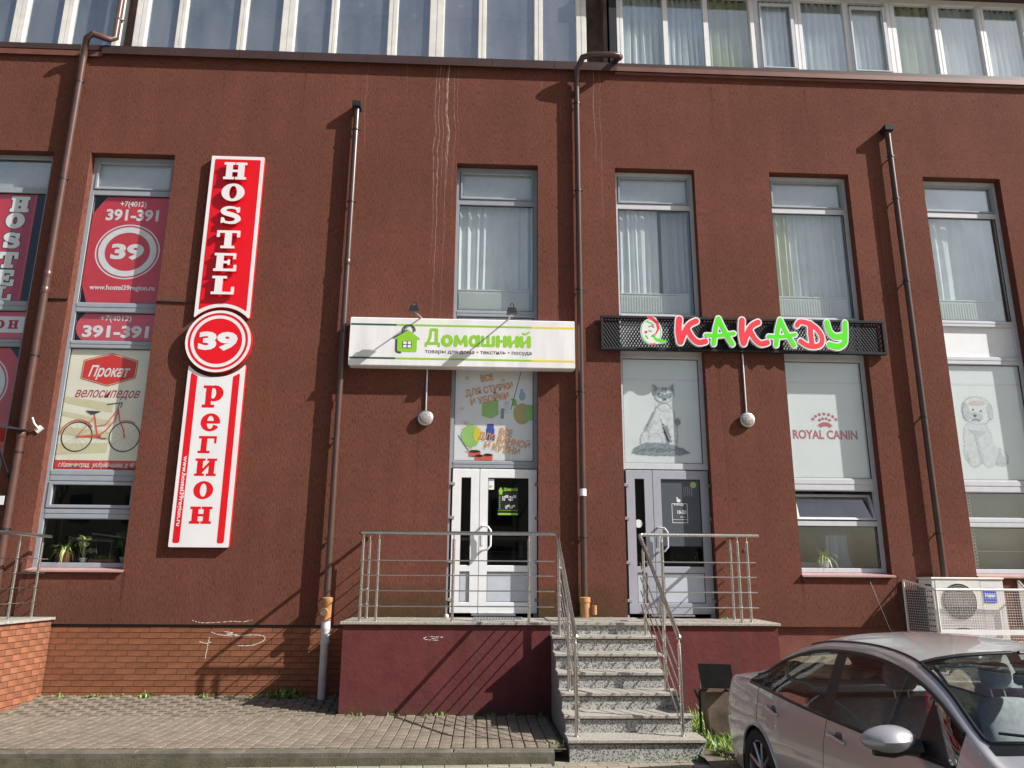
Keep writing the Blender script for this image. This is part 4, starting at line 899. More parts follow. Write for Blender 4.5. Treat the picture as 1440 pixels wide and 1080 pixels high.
shapes(p, [('cat_tail', fuzz(spoly([(2.24, 3.50), (2.30, 3.58), (2.45, 3.65), (2.62, 3.655), (2.85, 3.63), (3.02, 3.57), (3.13, 3.50), (2.95, 3.465), (2.6, 3.46), (2.35, 3.475)]), .010, 95), (2.18, 3.2, 3.40, 3.72), M['cat_m']),
           ('cat_ruff', fuzz(U(sline(sm([(2.62, 4.24), (2.70, 4.15), (2.80, 4.14), (2.90, 4.22)]), .012), sline(sm([(2.70, 4.02), (2.74, 3.85), (2.80, 3.68)]), [.01]*12+[.07] if 0 else .022), sline(sm([(2.60, 3.98), (2.52, 3.84), (2.50, 3.70)]), .014), sline(sm([(2.50, 3.72), (2.62, 3.80), (2.70, 3.72), (2.72, 3.62)]), .014)), .006, 120), (2.3, 3.0, 3.5, 4.35), M['cat_edge']),
           ('cat_leg', fuzz(spoly([(2.72, 3.95), (2.80, 3.90), (2.86, 3.66), (2.77, 3.64)]), .014, 80), (2.6, 2.95, 3.55, 4.05), M['cat_m']), ('cat_back', fuzz(sline(sm([(2.60, 4.12), (2.53, 3.98), (2.46, 3.86)]), .022), .008, 110), (2.4, 2.68, 3.8, 4.2), M['cat_m']), ('cat_paw', fuzz(sell(2.955, 3.97, .042, .06), .012, 100), (2.85, 3.05, 3.86, 4.08), M['cat_m'])], L3)
shapes(p, [('cat_head_edge', fuzz(grow(ch_, .006), .004, 120), (2.5, 3.02, 4.2, 4.62), M['cat_edge'])], L3-.0004)
shapes(p, [('cat_head', fuzz(grow(ch_, -.010), .006, 130), (2.5, 3.0, 4.2, 4.6), M['cat_l']), ('tail_fur', fuzz(U(*[sline(sm([(2.28+.1*k, 3.50+.012*(k % 3)), (2.5+.1*k, 3.56+.015*(k % 2)), (2.66+.08*k, 3.52)]), .007) for k in range(6)]), .004, 90), (2.2, 3.2, 3.44, 3.68), M['cat_d'])], L4)
shapes(p, [('cat_mask', fuzz(U(sell(2.705, 4.375, .050, .040), sell(2.835, 4.375, .050, .040), sell(2.77, 4.345, .045, .045), sell(2.75, 4.455, .016, .045), sell(2.79, 4.455, .016, .045)), .007, 130), (2.6, 2.95, 4.25, 4.52), M['cat_m']),
           ('cat_ear', fuzz(U(spoly([(2.618, 4.42), (2.613, 4.535), (2.68, 4.48)]), spoly([(2.855, 4.485), (2.902, 4.545), (2.91, 4.43)])), .004, 130), (2.58, 2.94, 4.40, 4.56), M['cat_m'])], L5)
shapes(p, [('cat_eye', U(sell(2.712, 4.383, .014, .010), sell(2.83, 4.383, .014, .010)), (2.65, 2.88, 4.36, 4.41), M['cat_m'] if 0 else mat('pale_eye_print', (.36, .44, .50), .5)), ('cat_nose', U(sell(2.77, 4.322, .016, .012), sline([(2.74, 4.295), (2.77, 4.31), (2.80, 4.295)], .006)), (2.7, 2.84, 4.28, 4.35), M['cat_d'])], L5-.0015, .004)
p = poster('crown_poster', 'white film with a dusty red crown and lettering', 'window film', 5.19, 3.16)
a, b = C_['w5'][0]+.053, C_['w5'][1]-.063; film(p, a, b, 3.158, 4.938, M['pale_poster']); MB().box(a, b, L1, L1+.001, 4.60, 4.635).build('header_line', M['sign_white'], p)
text('ROYAL CANIN', 5.19, 3.812, L1, .125, M['royal'], p, width=.99, bold=.03, anchor='c')
dots = []
for k in range(7):
    t = R(150-k*20); dots.append(sell(5.20+.205*math.cos(t)*1.0, 3.965+.165*math.sin(t)*1.0+.0, .024, .024))
for k in range(4): t = R(132-k*28); dots.append(sell(5.20+.115*math.cos(t), 3.965+.095*math.sin(t), .024, .022))
dots += [D(I(ring(5.20, 3.86, .145, .105), sbox(5.05, 5.35, 3.94, 4.1)), sbox(0, 1, 0, 1)), I(ring(5.20, 3.84, .125, .10), sbox(5.08, 5.32, 3.92, 3.96))]
graphic('crown', U(*dots), (4.9, 5.5, 3.9, 4.2), M['royal'], p, L1, .006)
p = poster('dog_poster', 'white film with a pale curly puppy sitting upright', 'window film', 7.75, 3.16)
a, b = C_['w6'][0]+.053, C_['w6'][1]-.063; film(p, a, b, 3.158, 4.938, M['pale_poster']); MB().box(a, b, L1, L1+.001, 4.62, 4.655).build('header_line', M['sign_white'], p)
shapes(p, [('dog_fur_edge', fuzz(grow(U(sell(7.55, 3.78, .22, .30), sell(7.45, 3.58, .14, .22), sell(7.68, 3.56, .14, .20), sell(7.85, 3.50, .13, .13), sell(7.60, 4.22, .24, .22), sbox(7.34, 7.52, 3.40, 3.7, .05), sbox(7.58, 7.78, 3.38, 3.7, .05)), .008), .012, 100), (7.2, 8.1, 3.3, 4.5), M['dog_m'])], L1+.0007)
shapes(p, [('dog_body', fuzz(U(sell(7.55, 3.78, .22, .30), sell(7.45, 3.58, .14, .22), sell(7.68, 3.56, .14, .20), sell(7.85, 3.50, .13, .13), sbox(7.34, 7.52, 3.40, 3.7, .05), sbox(7.58, 7.78, 3.38, 3.7, .05)), .010, 80), (7.2, 8.1, 3.3, 4.2), M['dog_l'])], L1)
shapes(p, [('dog_head', fuzz(sell(7.60, 4.22, .23, .21), .014, 95), (7.3, 7.9, 3.95, 4.5), M['dog_l']), ('dog_shade', fuzz(U(spoly([(7.42, 3.92), (7.70, 3.90), (7.56, 3.80)]), spoly([(7.50, 3.85), (7.54, 3.85), (7.60, 3.42), (7.55, 3.42)]), spoly([(7.34, 3.42), (7.36, 3.6), (7.39, 3.42)])), .008, 90), (7.3, 7.9, 3.35, 3.95), M['dog_m']), ('dog_tail', fuzz(spoly([(7.76, 3.40), (7.98, 3.40), (7.86, 3.6)]), .006, 90), (7.7, 8.05, 3.36, 3.65), M['dog_m'])], L2)
shapes(p, [('dog_ear', fuzz(sell(7.42, 4.20, .055, .14), .010, 90), (7.33, 7.52, 4.0, 4.4), M['dog_m']), ('dog_ear', fuzz(sell(7.80, 4.20, .045, .12), .010, 90), (7.7, 7.9, 4.0, 4.4), M['dog_m']), ('dog_brow', fuzz(sell(7.62, 4.34, .13, .035), .006, 90), (7.45, 7.8, 4.25, 4.42), M['dog_b']), ('dog_muzzle', fuzz(sell(7.57, 4.12, .10, .07), .008, 90), (7.4, 7.72, 4.0, 4.22), M['dog_m'])], L3)
shapes(p, [('dog_nose', U(sell(7.55, 4.14, .026, .022), sell(7.535, 4.235, .014, .014), sell(7.655, 4.215, .014, .014), sline([(7.50, 4.06), (7.56, 4.09), (7.62, 4.06)], .010)), (7.45, 7.72, 4.02, 4.26), M['cat_d'])], L4, .004)

# opening hours on the doors
HY = .1505
p = empty('opening_hours_sticker', (.42, HY, 2.55), 'black opening hours sticker with lime green trim on the white door', 'sticker')
MB().box(.275, .56, HY, HY+.002, 2.56, 2.96).build('backing', M['hours_black'], p)
graphic('house_mark', U(spoly([(.275, 2.90), (.312, 2.97), (.35, 2.90)]), sbox(.29, .335, 2.86, 2.92)), (.26, .36, 2.84, 2.98), M['green'], p, HY-.0015, .006)
text('Домашний', .455, 2.935, HY-.0015, .036, M['green'], p, width=.20, bold=.04, anchor='c')
text('10⁰⁰-20⁰⁰', .435, 2.805, HY-.0015, .062, M['sign_white'], p, width=.20, bold=.03, anchor='c'); text('10⁰⁰-19⁰⁰', .45, 2.68, HY-.0015, .045, M['sign_white'], p, width=.14, bold=.03, anchor='c')
MB().box(.275, .56, HY-.0015, HY-.0005, 2.57, 2.595).build('trim', M['green'], p); MB().box(.275, .56, HY-.0015, HY-.0005, 2.633, 2.638).build('trim', M['green'], p)
for k in range(7): graphic('day_mark', sell(.30, 2.665+k*.028, .008, .008), (.28, .32, 2.64, 2.86), M['green'], p, HY-.0015, .005)
p = empty('paper_notice', (.17, HY, 2.94), 'small white paper notice in the top corner of the white door glass', 'notice')
MB().box(.118, .215, HY, HY+.002, 2.93, 3.085).build('sheet', M['film_white'], p); graphic('dot', sell(.165, 2.975, .02, .02), (.14, .19, 2.95, 3.0), M['orange_print'], p, HY-.0015, .006); text('abc', .165, 3.04, HY-.0015, .015, M['cat_m'], p, width=.06, anchor='c') if 0 else None
DG = M['cat_m']
p = empty('window_film', (2.92, HY+.004, 1.9), 'dark grey film on the glass of the grey door with white opening hours', 'window film')
x0 = C_['w4'][0]
MB().box(2.65, 3.235, HY+.003, HY+.006, 2.15, 3.10).build('film', mat('slate_film', (.085, .095, .11), .3, var=.05), p)
graphic('frame_line', D(sbox(2.80, 3.03, 2.48, 2.76, .01), sbox(2.807, 3.023, 2.487, 2.753, .01)), (2.78, 3.05, 2.46, 2.78), M['sign_white'], p, HY+.0015, .0035)
graphic('bird_mark', U(sell(2.905, 2.80, .03, .025), sell(2.885, 2.835, .012, .015)), (2.86, 2.95, 2.76, 2.87), M['sign_white'], p, HY+.0015, .005)
text('КАКАДУ', 2.912, 2.742, HY+.0010, .024, M['sign_white'], p, width=.155, bold=.03, anchor='c'); text('10-20', 2.945, 2.635, HY+.0015, .048, M['sign_white'], p, width=.13, bold=.03, anchor='c'); text('10-18', 2.95, 2.565, HY+.0015, .02, M['sign_white'], p, width=.06, bold=.02, anchor='c')
MB().box(2.81, 3.02, HY+.001, HY+.002, 2.525, 2.53).build('trim', M['sign_white'], p)
for k in range(5): MB().box(2.99+.028*k, 2.994+.028*k, HY+.001, HY+.002, 2.86+.02*(k % 2), 3.0).build('comb_mark', M['film_grey'], p)
graphic('round_sticker', sell(3.13, 3.03, .045, .045), (3.07, 3.19, 2.97, 3.09), M['lgreen_print'], p, HY+.0015, .008)
p = empty('round_sticker', (2.30, HY, 2.42), 'white round sticker on the narrow leaf of the grey door', 'sticker'); graphic('disc', sell(2.305, 2.465, .058, .058), (2.23, 2.37, 2.39, 2.54), M['sign_white'], p, HY, .008, thick=.002)

# ------------------------------------------------------------ hostel sign: three boxes
hs = empty('vertical_sign', (-3.84, 0, 2.07), 'tall red and white vertical sign with slab letters above and below a round 39', 'sign')
def sign_box(f, bb, m, y0, y1, name='panel', side=None, cell=.02): return graphic(name, f, bb, m, hs, y0, cell, thick=y1-y0, side=side)
RS = M['sign_red']; WS = M['sign_white']
ya = -.068
cz = 5.015; rc = .47
top = D(sbox(-4.24, -3.43, 5.30, 8.03), sell(-3.84, cz, .535, .535)); bot = D(sbox(-4.235, -3.42, 2.075, 4.75), sell(-3.84, cz, .535, .535))
bbT = (-4.27, -3.39, 5.3, 8.06); bbB = (-4.27, -3.39, 2.05, 4.78)
sign_box(top, bbT, WS, ya, -.012, side=RS); sign_box(bot, bbB, WS, ya, -.012, side=RS)
graphic('red_field', D(sbox(-4.185, -3.485, 5.3, 7.975), sell(-3.84, cz, .59, .59)), bbT, RS, hs, ya-.0015, .02)
graphic('red_stripe', D(U(sbox(-4.185, -4.09, 2.13, 4.75), sbox(-3.585, -3.49, 2.13, 4.75)), sell(-3.84, cz, .58, .58)), bbB, RS, hs, ya-.0015, .02)
graphic('round_panel', sell(-3.84, cz, rc, rc), (-4.35, -3.33, 4.5, 5.5), WS, hs, ya-.034, .02, thick=.09, side=RS)
graphic('red_ring', D(sell(-3.84, cz, .43, .43), sell(-3.84, cz, .395, .395)), (-4.35, -3.33, 4.5, 5.5), RS, hs, ya-.0355, .015)
graphic('red_disc', sell(-3.84, cz, .345, .345), (-4.35, -3.33, 4.5, 5.5), RS, hs, ya-.0355, .015)
text('39', -3.84, cz, ya-.037, .235, WS, hs, width=.56, bold=.055, anchor='c', name='number')
for ch, z in zip('HOSTEL', (7.746, 7.383, 7.005, 6.605, 6.238, 5.872)):
    slab(ch, -3.84, z, .345, .29, WS, hs, ya-.062, thick=.034, side=M['pink_side'], cell=.025)
for ch, z, h, w_ in zip('регион', (4.20, 3.816, 3.495, 3.175, 2.855, 2.51), (.31, .255, .245, .245, .245, .235), (.29, .27, .27, .30, .27, .30)): slab(ch, -3.84, z, w_, h, RS, hs, ya-.0015, cell=.025)
text('www.hostel39region.ru', -4.155, 3.33, ya-.003, .055, WS, hs, width=.97, bold=.02, rot=-90)

# a thin cable runs from the vertical sign to the left window
mb = MB().tube([(-4.26, -.012, 5.625), (-4.83, -.012, 5.64)], .010, 6); mb.tube([(-6.12, -.012, 5.645), (-6.42, -.012, 5.645)], .010, 6)
single(mb, 'cable', M['black'], (-4.5, -.01, 5.64), 'black cable running level from the vertical sign towards the left downpipe', 'cable')

# ------------------------------------------------------------ white banner with green lettering
ds = empty('shop_sign', (-.27, 0, 4.64), 'wide white light box sign with green lettering and a green house with a handle', 'sign')
f = .19; Z0, Z1 = 4.665, 5.40
MB().box(-1.925, 1.375, -f, -.004, Z0, Z1, bev=.012).build('box', M['sign_dirty'], ds)
y = -f-.0015; y2 = y-.0015; y3 = y2-.0015
for z0 in (5.275, 4.765):
    for a, b, m in ((-1.915, -1.255, M['dgreen']), (-1.253, .727, M['green']), (.729, 1.368, M['yellow'])): MB().box(a, b, y, y+.001, z0, z0+.028).build('stripe', m, ds)
GN = M['green']
graphic('house', U(sbox(-1.235, -.945, 4.875, 5.10, .03), spoly([(-1.275, 5.095), (-1.09, 5.225), (-.905, 5.085), (-.905, 5.065), (-1.275, 5.065)])), (-1.3, -.88, 4.85, 5.25), GN, ds, y, .008)
graphic('house_side', U(sline([(-1.245, 5.06), (-1.245, 4.90), (-1.225, 4.875), (-1.18, 4.868)], .028), sline([(-1.29, 5.085), (-1.10, 5.21)], .018)), (-1.33, -1.05, 4.84, 5.24), M['dgrey_print'], ds, y2, .006)
graphic('bag_handle', U(D(I(sell(-1.085, 5.20, .09, .095), sbox(-1.2, -.97, 5.17, 5.32)), sell(-1.085, 5.20, .075, .08)), D(I(sell(-1.06, 5.20, .09, .095), sbox(-1.16, -.95, 5.19, 5.32)), sell(-1.06, 5.20, .075, .08))), (-1.2, -.93, 5.15, 5.33), M['dgrey_print'], ds, y2, .005)
graphic('house_window', sbox(-1.155, -1.02, 4.935, 5.045, .02), (-1.17, -1.0, 4.92, 5.06), M['dgrey_print'], ds, y2, .005)
graphic('window_light', U(sbox(-1.145, -1.095, 4.995, 5.037, .008), sbox(-1.08, -1.03, 4.995, 5.037, .008), sbox(-1.145, -1.095, 4.943, 4.983, .008), sbox(-1.08, -1.03, 4.943, 4.983, .008)), (-1.16, -1.01, 4.93, 5.05), WS, ds, y3, .004)
# rounded heavy lettering, one object per letter
def dom(ch):
    w = .28
    if ch == 'Д': return U(sline([(.42, 1.18), (.36, .6), (.22, .25)], .20), sline([(.80, 1.18), (.80, .25)], .24), sline([(.45, 1.20), (.78, 1.20)], .20), sline([(.12, .20), (.95, .20)], .20), sline([(.10, .2), (.10, .02)], .18), sline([(.98, .2), (.98, .02)], .18)), 1.12
    if ch == 'о': return D(sell(.42, .42, .42, .45), sell(.42, .42, .13, .2)), .88
    if ch == 'м': return U(sline([(.13, .12), (.18, .72)], w), sline([(.18, .72), (.48, .22), (.78, .72)], .22), sline([(.78, .72), (.85, .12)], w)), 1.02
    if ch == 'а': return D(U(D(sell(.36, .42, .36, .45), sell(.36, .42, .12, .2)), sline([(.66, .74), (.66, .12)], w)), sbox(9, 10, 0, 1)), .84
    if ch == 'ш': return U(*[sline([(q, .74), (q, .14)], .22) for q in (.12, .50, .88)], sline([(.12, .12), (.88, .12)], .20)), 1.05
    if ch == 'н': return U(sline([(.13, .74), (.13, .12)], w), sline([(.62, .74), (.62, .12)], w), sline([(.13, .44), (.62, .44)], .2)), .80
    if ch in 'ий': 
        L_ = [sline([(.13, .74), (.13, .2), (.2, .12)], w), sline([(.16, .18), (.62, .58)], .2), sline([(.66, .74), (.66, .12)], w)]
        if ch == 'й': L_.append(sline([(.22, 1.05), (.36, .98), (.56, 1.06), (.66, 1.14)], .13))
        return U(*L_), .82
adv = [dom(c)[1] for c in 'Домашний']; kx = 1.565/sum(adv); x = -.835
for c in 'Домашний':
    ff, wd = dom(c); x0_ = x; kz = .245
    graphic('letter', ff, (-.1, 1.2, -.15, 1.4), GN, ds, y, .03, T=lambda u, v, x0_=x0_: (x0_+u*kx, 4.972+v*kz*.86)); x += wd*kx
text('товары для дома • текстиль • посуда', -.045, 4.893, y, .055, M['dgrey_print'], ds, width=1.56, bold=.012, anchor='c')
# spotlights on arms
for k, (x, xa, lab) in enumerate(((-.975, -.895, 'small black floodlight on the left arm above the white sign'), (.425, .392, 'small black floodlight on the right arm above the white sign'))):
    r_ = empty('floodlight', (xa, -.10, 5.41), lab, 'floodlight', 'floodlights on arms above the white sign')
    z = 5.425; yl = -.50
    MB().tube([(xa, -.08, 5.405), (xa, -.20, 5.41), (x+.01, yl, z-.03)], .011, 8).build('arm', M['alu'], r_, smooth=True)
    MB().box(xa-.03, xa+.03, -.13, -.07, 5.402, 5.415, bev=.003).build('foot', M['alu'], r_)
    mb = MB(); mb.add([(x-.055, yl-.05, z+.045), (x+.055, yl-.05, z+.045), (x+.055, yl+.04, z+.055), (x-.055, yl+.04, z+.055), (x-.075, yl-.07, z-.045), (x+.075, yl-.07, z-.045), (x+.075, yl+.07, z-.035), (x-.075, yl+.07, z-.035)],
           [(0, 1, 2, 3), (7, 6, 5, 4), (0, 4, 5, 1), (1, 5, 6, 2), (2, 6, 7, 3), (3, 7, 4, 0)]); mb.build('housing', M['black'], r_)
    MB().tube([(x+.0, yl-.02, z+.05), (x-.025, yl-.02, z+.09), (x+.0, yl-.02, z+.12), (x+.03, yl, z+.10), (x+.02, yl+.03, z+.05)], .008, 6).build('bracket', M['black'], r_, smooth=True)

# ------------------------------------------------------------ mesh sign with script letters
ks = empty('mesh_sign', (3.97, 0, 5.0), 'long anthracite expanded metal sign frame with red and green raised letters and a bird', 'sign')
kx0, kx1, kz0, kz1 = 1.785, 6.15, 5.005, 5.545; ky = -.085
fr = MB(); fr.box(kx0, kx1, ky, ky+.06, kz1-.04, kz1, bev=.004); fr.box(kx0, kx1, ky, ky+.06, kz0, kz0+.04, bev=.004); fr.box(kx0, kx0+.04, ky, ky+.06, kz0+.04, kz1-.04, bev=.004); fr.box(kx1-.04, kx1, ky, ky+.06, kz0+.04, kz1-.04, bev=.004)
fr.build('frame', M['anthracite'], ks)
mm = MB(); px, pz = .047, .074; nx = int((kx1-kx0-.08)/px); nz = int((kz1-kz0-.08)/pz)+1
def strand(p, q):
    wd = .0105; dx, dz = q[0]-p[0], q[1]-p[1]; l = math.hypot(dx, dz); ax, az = -dz/l*wd, dx/l*wd*.6; yy = ky+.03
    mm.add([(p[0]-ax, yy, p[1]-az), (q[0]-ax, yy, q[1]-az), (q[0]+ax, yy+.008, q[1]+az), (p[0]+ax, yy+.008, p[1]+az)], [(0, 1, 2, 3)])
for i in range(nx):
    for j in range(nz):
        x = kx0+.04+i*px; z = kz0+.04+j*pz
        for s_ in (0, 1):
            q0 = (x, z+pz/2); q1 = (x+px/2, z if s_ else z+pz); q2 = (x+px, z+pz/2)
            if q1[1] > kz1-.04: continue
            strand(q0, q1); strand(q1, q2)
mm.build('expanded_mesh', M['anthracite'], ks, kind='stuff', fixn=False)
def kl(ch):
    if ch == 'K': return U(sline(sm([(.16, .90), (.12, .50), (.16, .14)]), .205), sline(sm([(.17, .13), (.30, .42), (.50, .72), (.74, .85)]), .185), sline(sm([(.43, .54), (.58, .28), (.78, .13), (1.02, .17)]), .18))
    if ch == 'A': return U(sline(sm([(.50, .95), (.38, .6), (.28, .10)]), .155), sline(sm([(.50, .95), (.68, .55), (.94, .10)]), .155), sline(sm([(.02, .38), (.5, .38), (1.02, .46)]), .12))
    if ch == 'D': return U(sline(sm([(.06, .78), (.18, .90), (.46, .86), (.78, .68), (.95, .40), (.90, .16), (.66, .07), (.38, .10), (.14, .24)]), .165), sline([(.56, .84), (.54, .5), (.56, .12)], .18))
    if ch == 'У': return U(sline(sm([(.12, .88), (.20, .58), (.42, .42), (.72, .44)]), .205), sline(sm([(.90, .88), (.86, .5), (.78, .22), (.50, .08), (.14, .14)]), .20))
cells_ = [('K', 2.87, 3.36), ('A', 3.325, 3.80), ('K', 3.83, 4.30), ('A', 4.28, 4.735), ('D', 4.715, 5.17), ('У', 5.16, 5.56)]
KR, KG = M['k_red'], M['k_green']
for k, (ch, a, b) in enumerate(cells_):
    w_ = b-a; T = lambda u, v, a=a, w_=w_: (a+.025+u*w_*.90, 5.065+v*.465); ff = kl(ch)
    o = graphic('letter', grow(ff, .045), (-.2, 1.3, -.2, 1.3), WS, ks, ky-.055, .03, thick=.05, side=WS, T=T)
    graphic('letter_face', ff, (-.1, 1.2, -.1, 1.1), KG if ch in 'AУ' else KR, o, ky-.0575, .025, T=T)
# round bird emblem
cx, cz_ = 2.535, 5.285
em = graphic('bird_emblem', U(sell(cx, cz_, .165, .205), spoly([(2.58, 5.14), (2.74, 5.15), (2.75, 5.11), (2.60, 5.09)]), sell(2.56, 5.45, .07, .07)), (2.3, 2.8, 5.03, 5.56), WS, ks, ky-.045, .012, thick=.04, side=WS)
ey = ky-.0475
graphic('feather_red', U(sline([(2.49, 5.51), (2.56, 5.49), (2.63, 5.42), (2.645, 5.33), (2.61, 5.26), (2.55, 5.22)], [.03, .05, .04, .03, .02, .012]), sline([(2.50, 5.36), (2.54, 5.375), (2.58, 5.35)], .014), sell(2.455, 5.275, .02, .02), sell(2.53, 5.085, .02, .012), sell(2.575, 5.09, .02, .012)), (2.35, 2.8, 5.05, 5.55), KR, em, ey, .006)
graphic('feather_green', U(sline([(2.55, 5.23), (2.60, 5.17), (2.68, 5.14), (2.745, 5.135)], [.012, .03, .045, .03]), sline([(2.45, 5.22), (2.48, 5.18)], .02), sline([(2.50, 5.30), (2.54, 5.29)], .02), sline([(2.54, 5.21), (2.60, 5.22)], .015), sline([(2.48, 5.44), (2.54, 5.42), (2.58, 5.38)], .018), D(sell(cx, cz_, .15, .19), sell(cx, cz_, .143, .183))), (2.35, 2.8, 5.05, 5.55), KG, em, ey, .006)

# bulkhead lamps on conduits
for k, (x, z, zt, lab) in enumerate(((-.795, 3.93, 4.66, 'round bulkhead lamp on a conduit below the white sign'), (3.935, 3.975, 5.0, 'round bulkhead lamp on a conduit below the mesh sign'))):
    r_ = empty('bulkhead_lamp', (x, 0, z), lab, 'wall lamp', 'round bulkhead lamps hanging below the signs')
    MB().tube([(x, -.016, z+.09), (x, -.016, zt)], .013, 8).build('conduit', M['alu'], r_, smooth=True)
    MB().lathe([(.085, -.001), (.11, -.03), (.11, -.05), (.098, -.06)], (x, 0, z), 'y', 28).build('base_ring', M['alu'], r_, smooth=True)
    MB().lathe([(.090, -.0605), (.085, -.072), (.06, -.082), (.03, -.087), (.0, -.088)], (x, 0, z), 'y', 28).build('glass_cover', M['lampglass'], r_, smooth=True)

# ------------------------------------------------------------ downpipes
def clamp(r_, x, y, z, m, rad):
    mb = MB(); mb.lathe([(rad+.001, -.012), (rad+.007, -.012), (rad+.007, .012), (rad+.001, .012)], (x, y, z), 'z', 16); mb.box(x-.006, x+.006, y+rad+.005, -.001 if y < 0 else y+rad+.03, z-.008, z+.008); mb.box(x-rad-.03, x-rad-.004, y-.006, y+.006, z-.008, z+.008); mb.box(x+rad+.004, x+rad+.03, y-.006, y+.006, z-.008, z+.008)
    mb.build('clamp', M['black'], r_)
def seam(r_, x, y, z, m, rad): MB().lathe([(rad+.0015, -.05), (rad+.005, -.045), (rad+.005, .045), (rad+.0015, .05)], (x, y, z), 'z', 16).build('socket', m, r_, smooth=True)
# left pipe with an offset at the ledge and a run up the glazing
r_ = empty('downpipe', (-6.40, -.12, 1.2), 'red brown downpipe with a crank over the ledge, between the two red film windows', 'downpipe')
P1 = M['pipe_red']; rd = .052
MB().tube([(-6.425, -.08, 1.16), (-6.425, -.08, 9.66), (-6.41, -.11, 9.80), (-6.34, -.22, 9.95), (-6.24, -.25, 10.01), (-6.05, -.10, 10.03), (-6.0, -.04, 10.10), (-5.99, -.03, 12.0)], rd, 16).build('pipe', P1, r_, smooth=True)
for z in (9.25, 7.55, 4.75, 3.35, 2.3): clamp(r_, -6.425, -.08, z, P1, rd)
clamp(r_, -5.99, -.03, 10.45, P1, rd)
for z in (6.0, 5.75, 3.6): seam(r_, -6.425, -.08, z, P1, rd)
# second pipe, hooded stub above, white plastic foot
r_ = empty('downpipe', (-2.01, -.12, .18), 'brown downpipe right of the vertical sign ending in an orange and grey plastic foot', 'downpipe')
P = M['pipe']; rd = .045
MB().tube([(-2.035, -.10, 1.36), (-2.05, -.08, 8.93)], rd, 16).build('pipe', P, r_, smooth=True)
MB().box(-2.115, -1.985, -.16, -.001, 8.93, 9.03, bev=.006).build('hood', M['anthracite'], r_)
for z in (8.55, 7.3, 5.2, 3.6, 2.2): clamp(r_, -2.045, -.085, z, P, rd)
for z in (6.3, 4.2): seam(r_, -2.045, -.088, z, P, rd)
MB().lathe([(.045, 1.12), (.062, 1.13), (.064, 1.36), (.072, 1.37), (.072, 1.42), (.055, 1.43)], (-2.02, -.13, 0), 'z', 18).build('orange_socket', M['pvc_orange'], r_, smooth=True)
MB().lathe([(.0, -.115), (.052, -.112), (.056, -.10), (.056, -.06)], (-2.04, -.12, 1.24), 'y', 18).build('inspection_cap', M['pvc_orange'], r_, smooth=True)
MB().lathe([(.040, -.121), (.046, -.121), (.046, -.114), (.040, -.114)], (-2.04, -.12, 1.24), 'y', 18).build('cap_ring', M['rust'], r_)
MB().lathe([(.052, .14), (.054, .82), (.062, .83), (.062, .87), (.055, .88), (.056, 1.0), (.062, 1.01), (.062, 1.05), (.058, 1.12)], (-2.02, -.13, 0), 'z', 18).build('grey_foot', M['pvc_grey'], r_, smooth=True)
# third pipe with a long elbow
r_ = empty('downpipe', (1.47, -.12, 1.19), 'brown downpipe beside the white sign with a long elbow at the ledge', 'downpipe')
MB().tube([(1.475, -.075, 1.40), (1.475, -.075, 9.58), (1.485, -.12, 9.78), (1.56, -.24, 9.90), (1.70, -.27, 9.925), (2.02, -.29, 9.93), (2.13, -.27, 9.93), (2.18, -.20, 9.96), (2.16, -.08, 10.02), (2.14, .05, 10.05)], [rd, rd, rd+.004]+[rd+.005]*7, 16).build('pipe', P, r_, smooth=True)
for z in (9.15, 7.6, 5.95, 4.35, 2.25): clamp(r_, 1.475, -.075, z, P, rd)
MB().lathe([(rd+.002, -.05), (rd+.004, -.05), (rd+.004, .05), (rd+.002, .05)], (1.475, -.075, 2.88), 'z', 16).build('white_band', M['white'], r_)
MB().lathe([(.058, 1.17), (.066, 1.18), (.068, 1.37), (.078, 1.38), (.078, 1.44), (.055, 1.45)], (1.475, -.085, 0), 'z', 18).build('orange_socket', M['pvc_orange'], r_, smooth=True)
MB().lathe([(.0, 0), (.03, .0), (.034, .05), (.034, .12)], (1.60, -.13, 1.22), 'z', 12).build('side_socket', M['pvc_orange'], r_, smooth=True)
# fourth pipe between the two right windows
r_ = empty('downpipe', (6.55, -.14, .6), 'brown downpipe with a hooded top between the two right hand windows', 'downpipe')
MB().tube([(6.59, -.09, .5), (6.575, -.09, 8.80)], rd, 16).build('pipe', P, r_, smooth=True)
MB().box(6.505, 6.645, -.17, -.001, 8.80, 8.90, bev=.006).build('hood', M['anthracite'], r_)
for z in (8.35, 7.6, 6.2, 4.05, 2.35): clamp(r_, 6.582, -.09, z, P, rd)
# small wall fittings
r_ = empty('wall_bracket', (-6.25, 0, 3.70), 'small white metal wall bracket with a tilted arm beside the left downpipe', 'bracket')
mb = MB(); mb.prism([(-6.30, 3.68), (-6.23, 3.75), (-6.17, 3.70), (-6.24, 3.63)], -.02, -.001); mb.build('plate', M['white_old'], r_); MB().tube([(-6.24, -.02, 3.70), (-6.27, -.09, 3.76), (-6.30, -.10, 3.84)], .014, 8).build('arm', M['white_old'], r_, smooth=True)
r_ = empty('wall_light', (-6.47, 0, 2.65), 'small black light box on the wall by the left door', 'wall lamp')
MB().box(-6.58, -6.47, -.12, -.01, 2.60, 2.76, bev=.01).build('housing', M['black'], r_); MB().box(-6.565, -6.485, -.126, -.121, 2.62, 2.74).build('lens', M['litter'], r_)
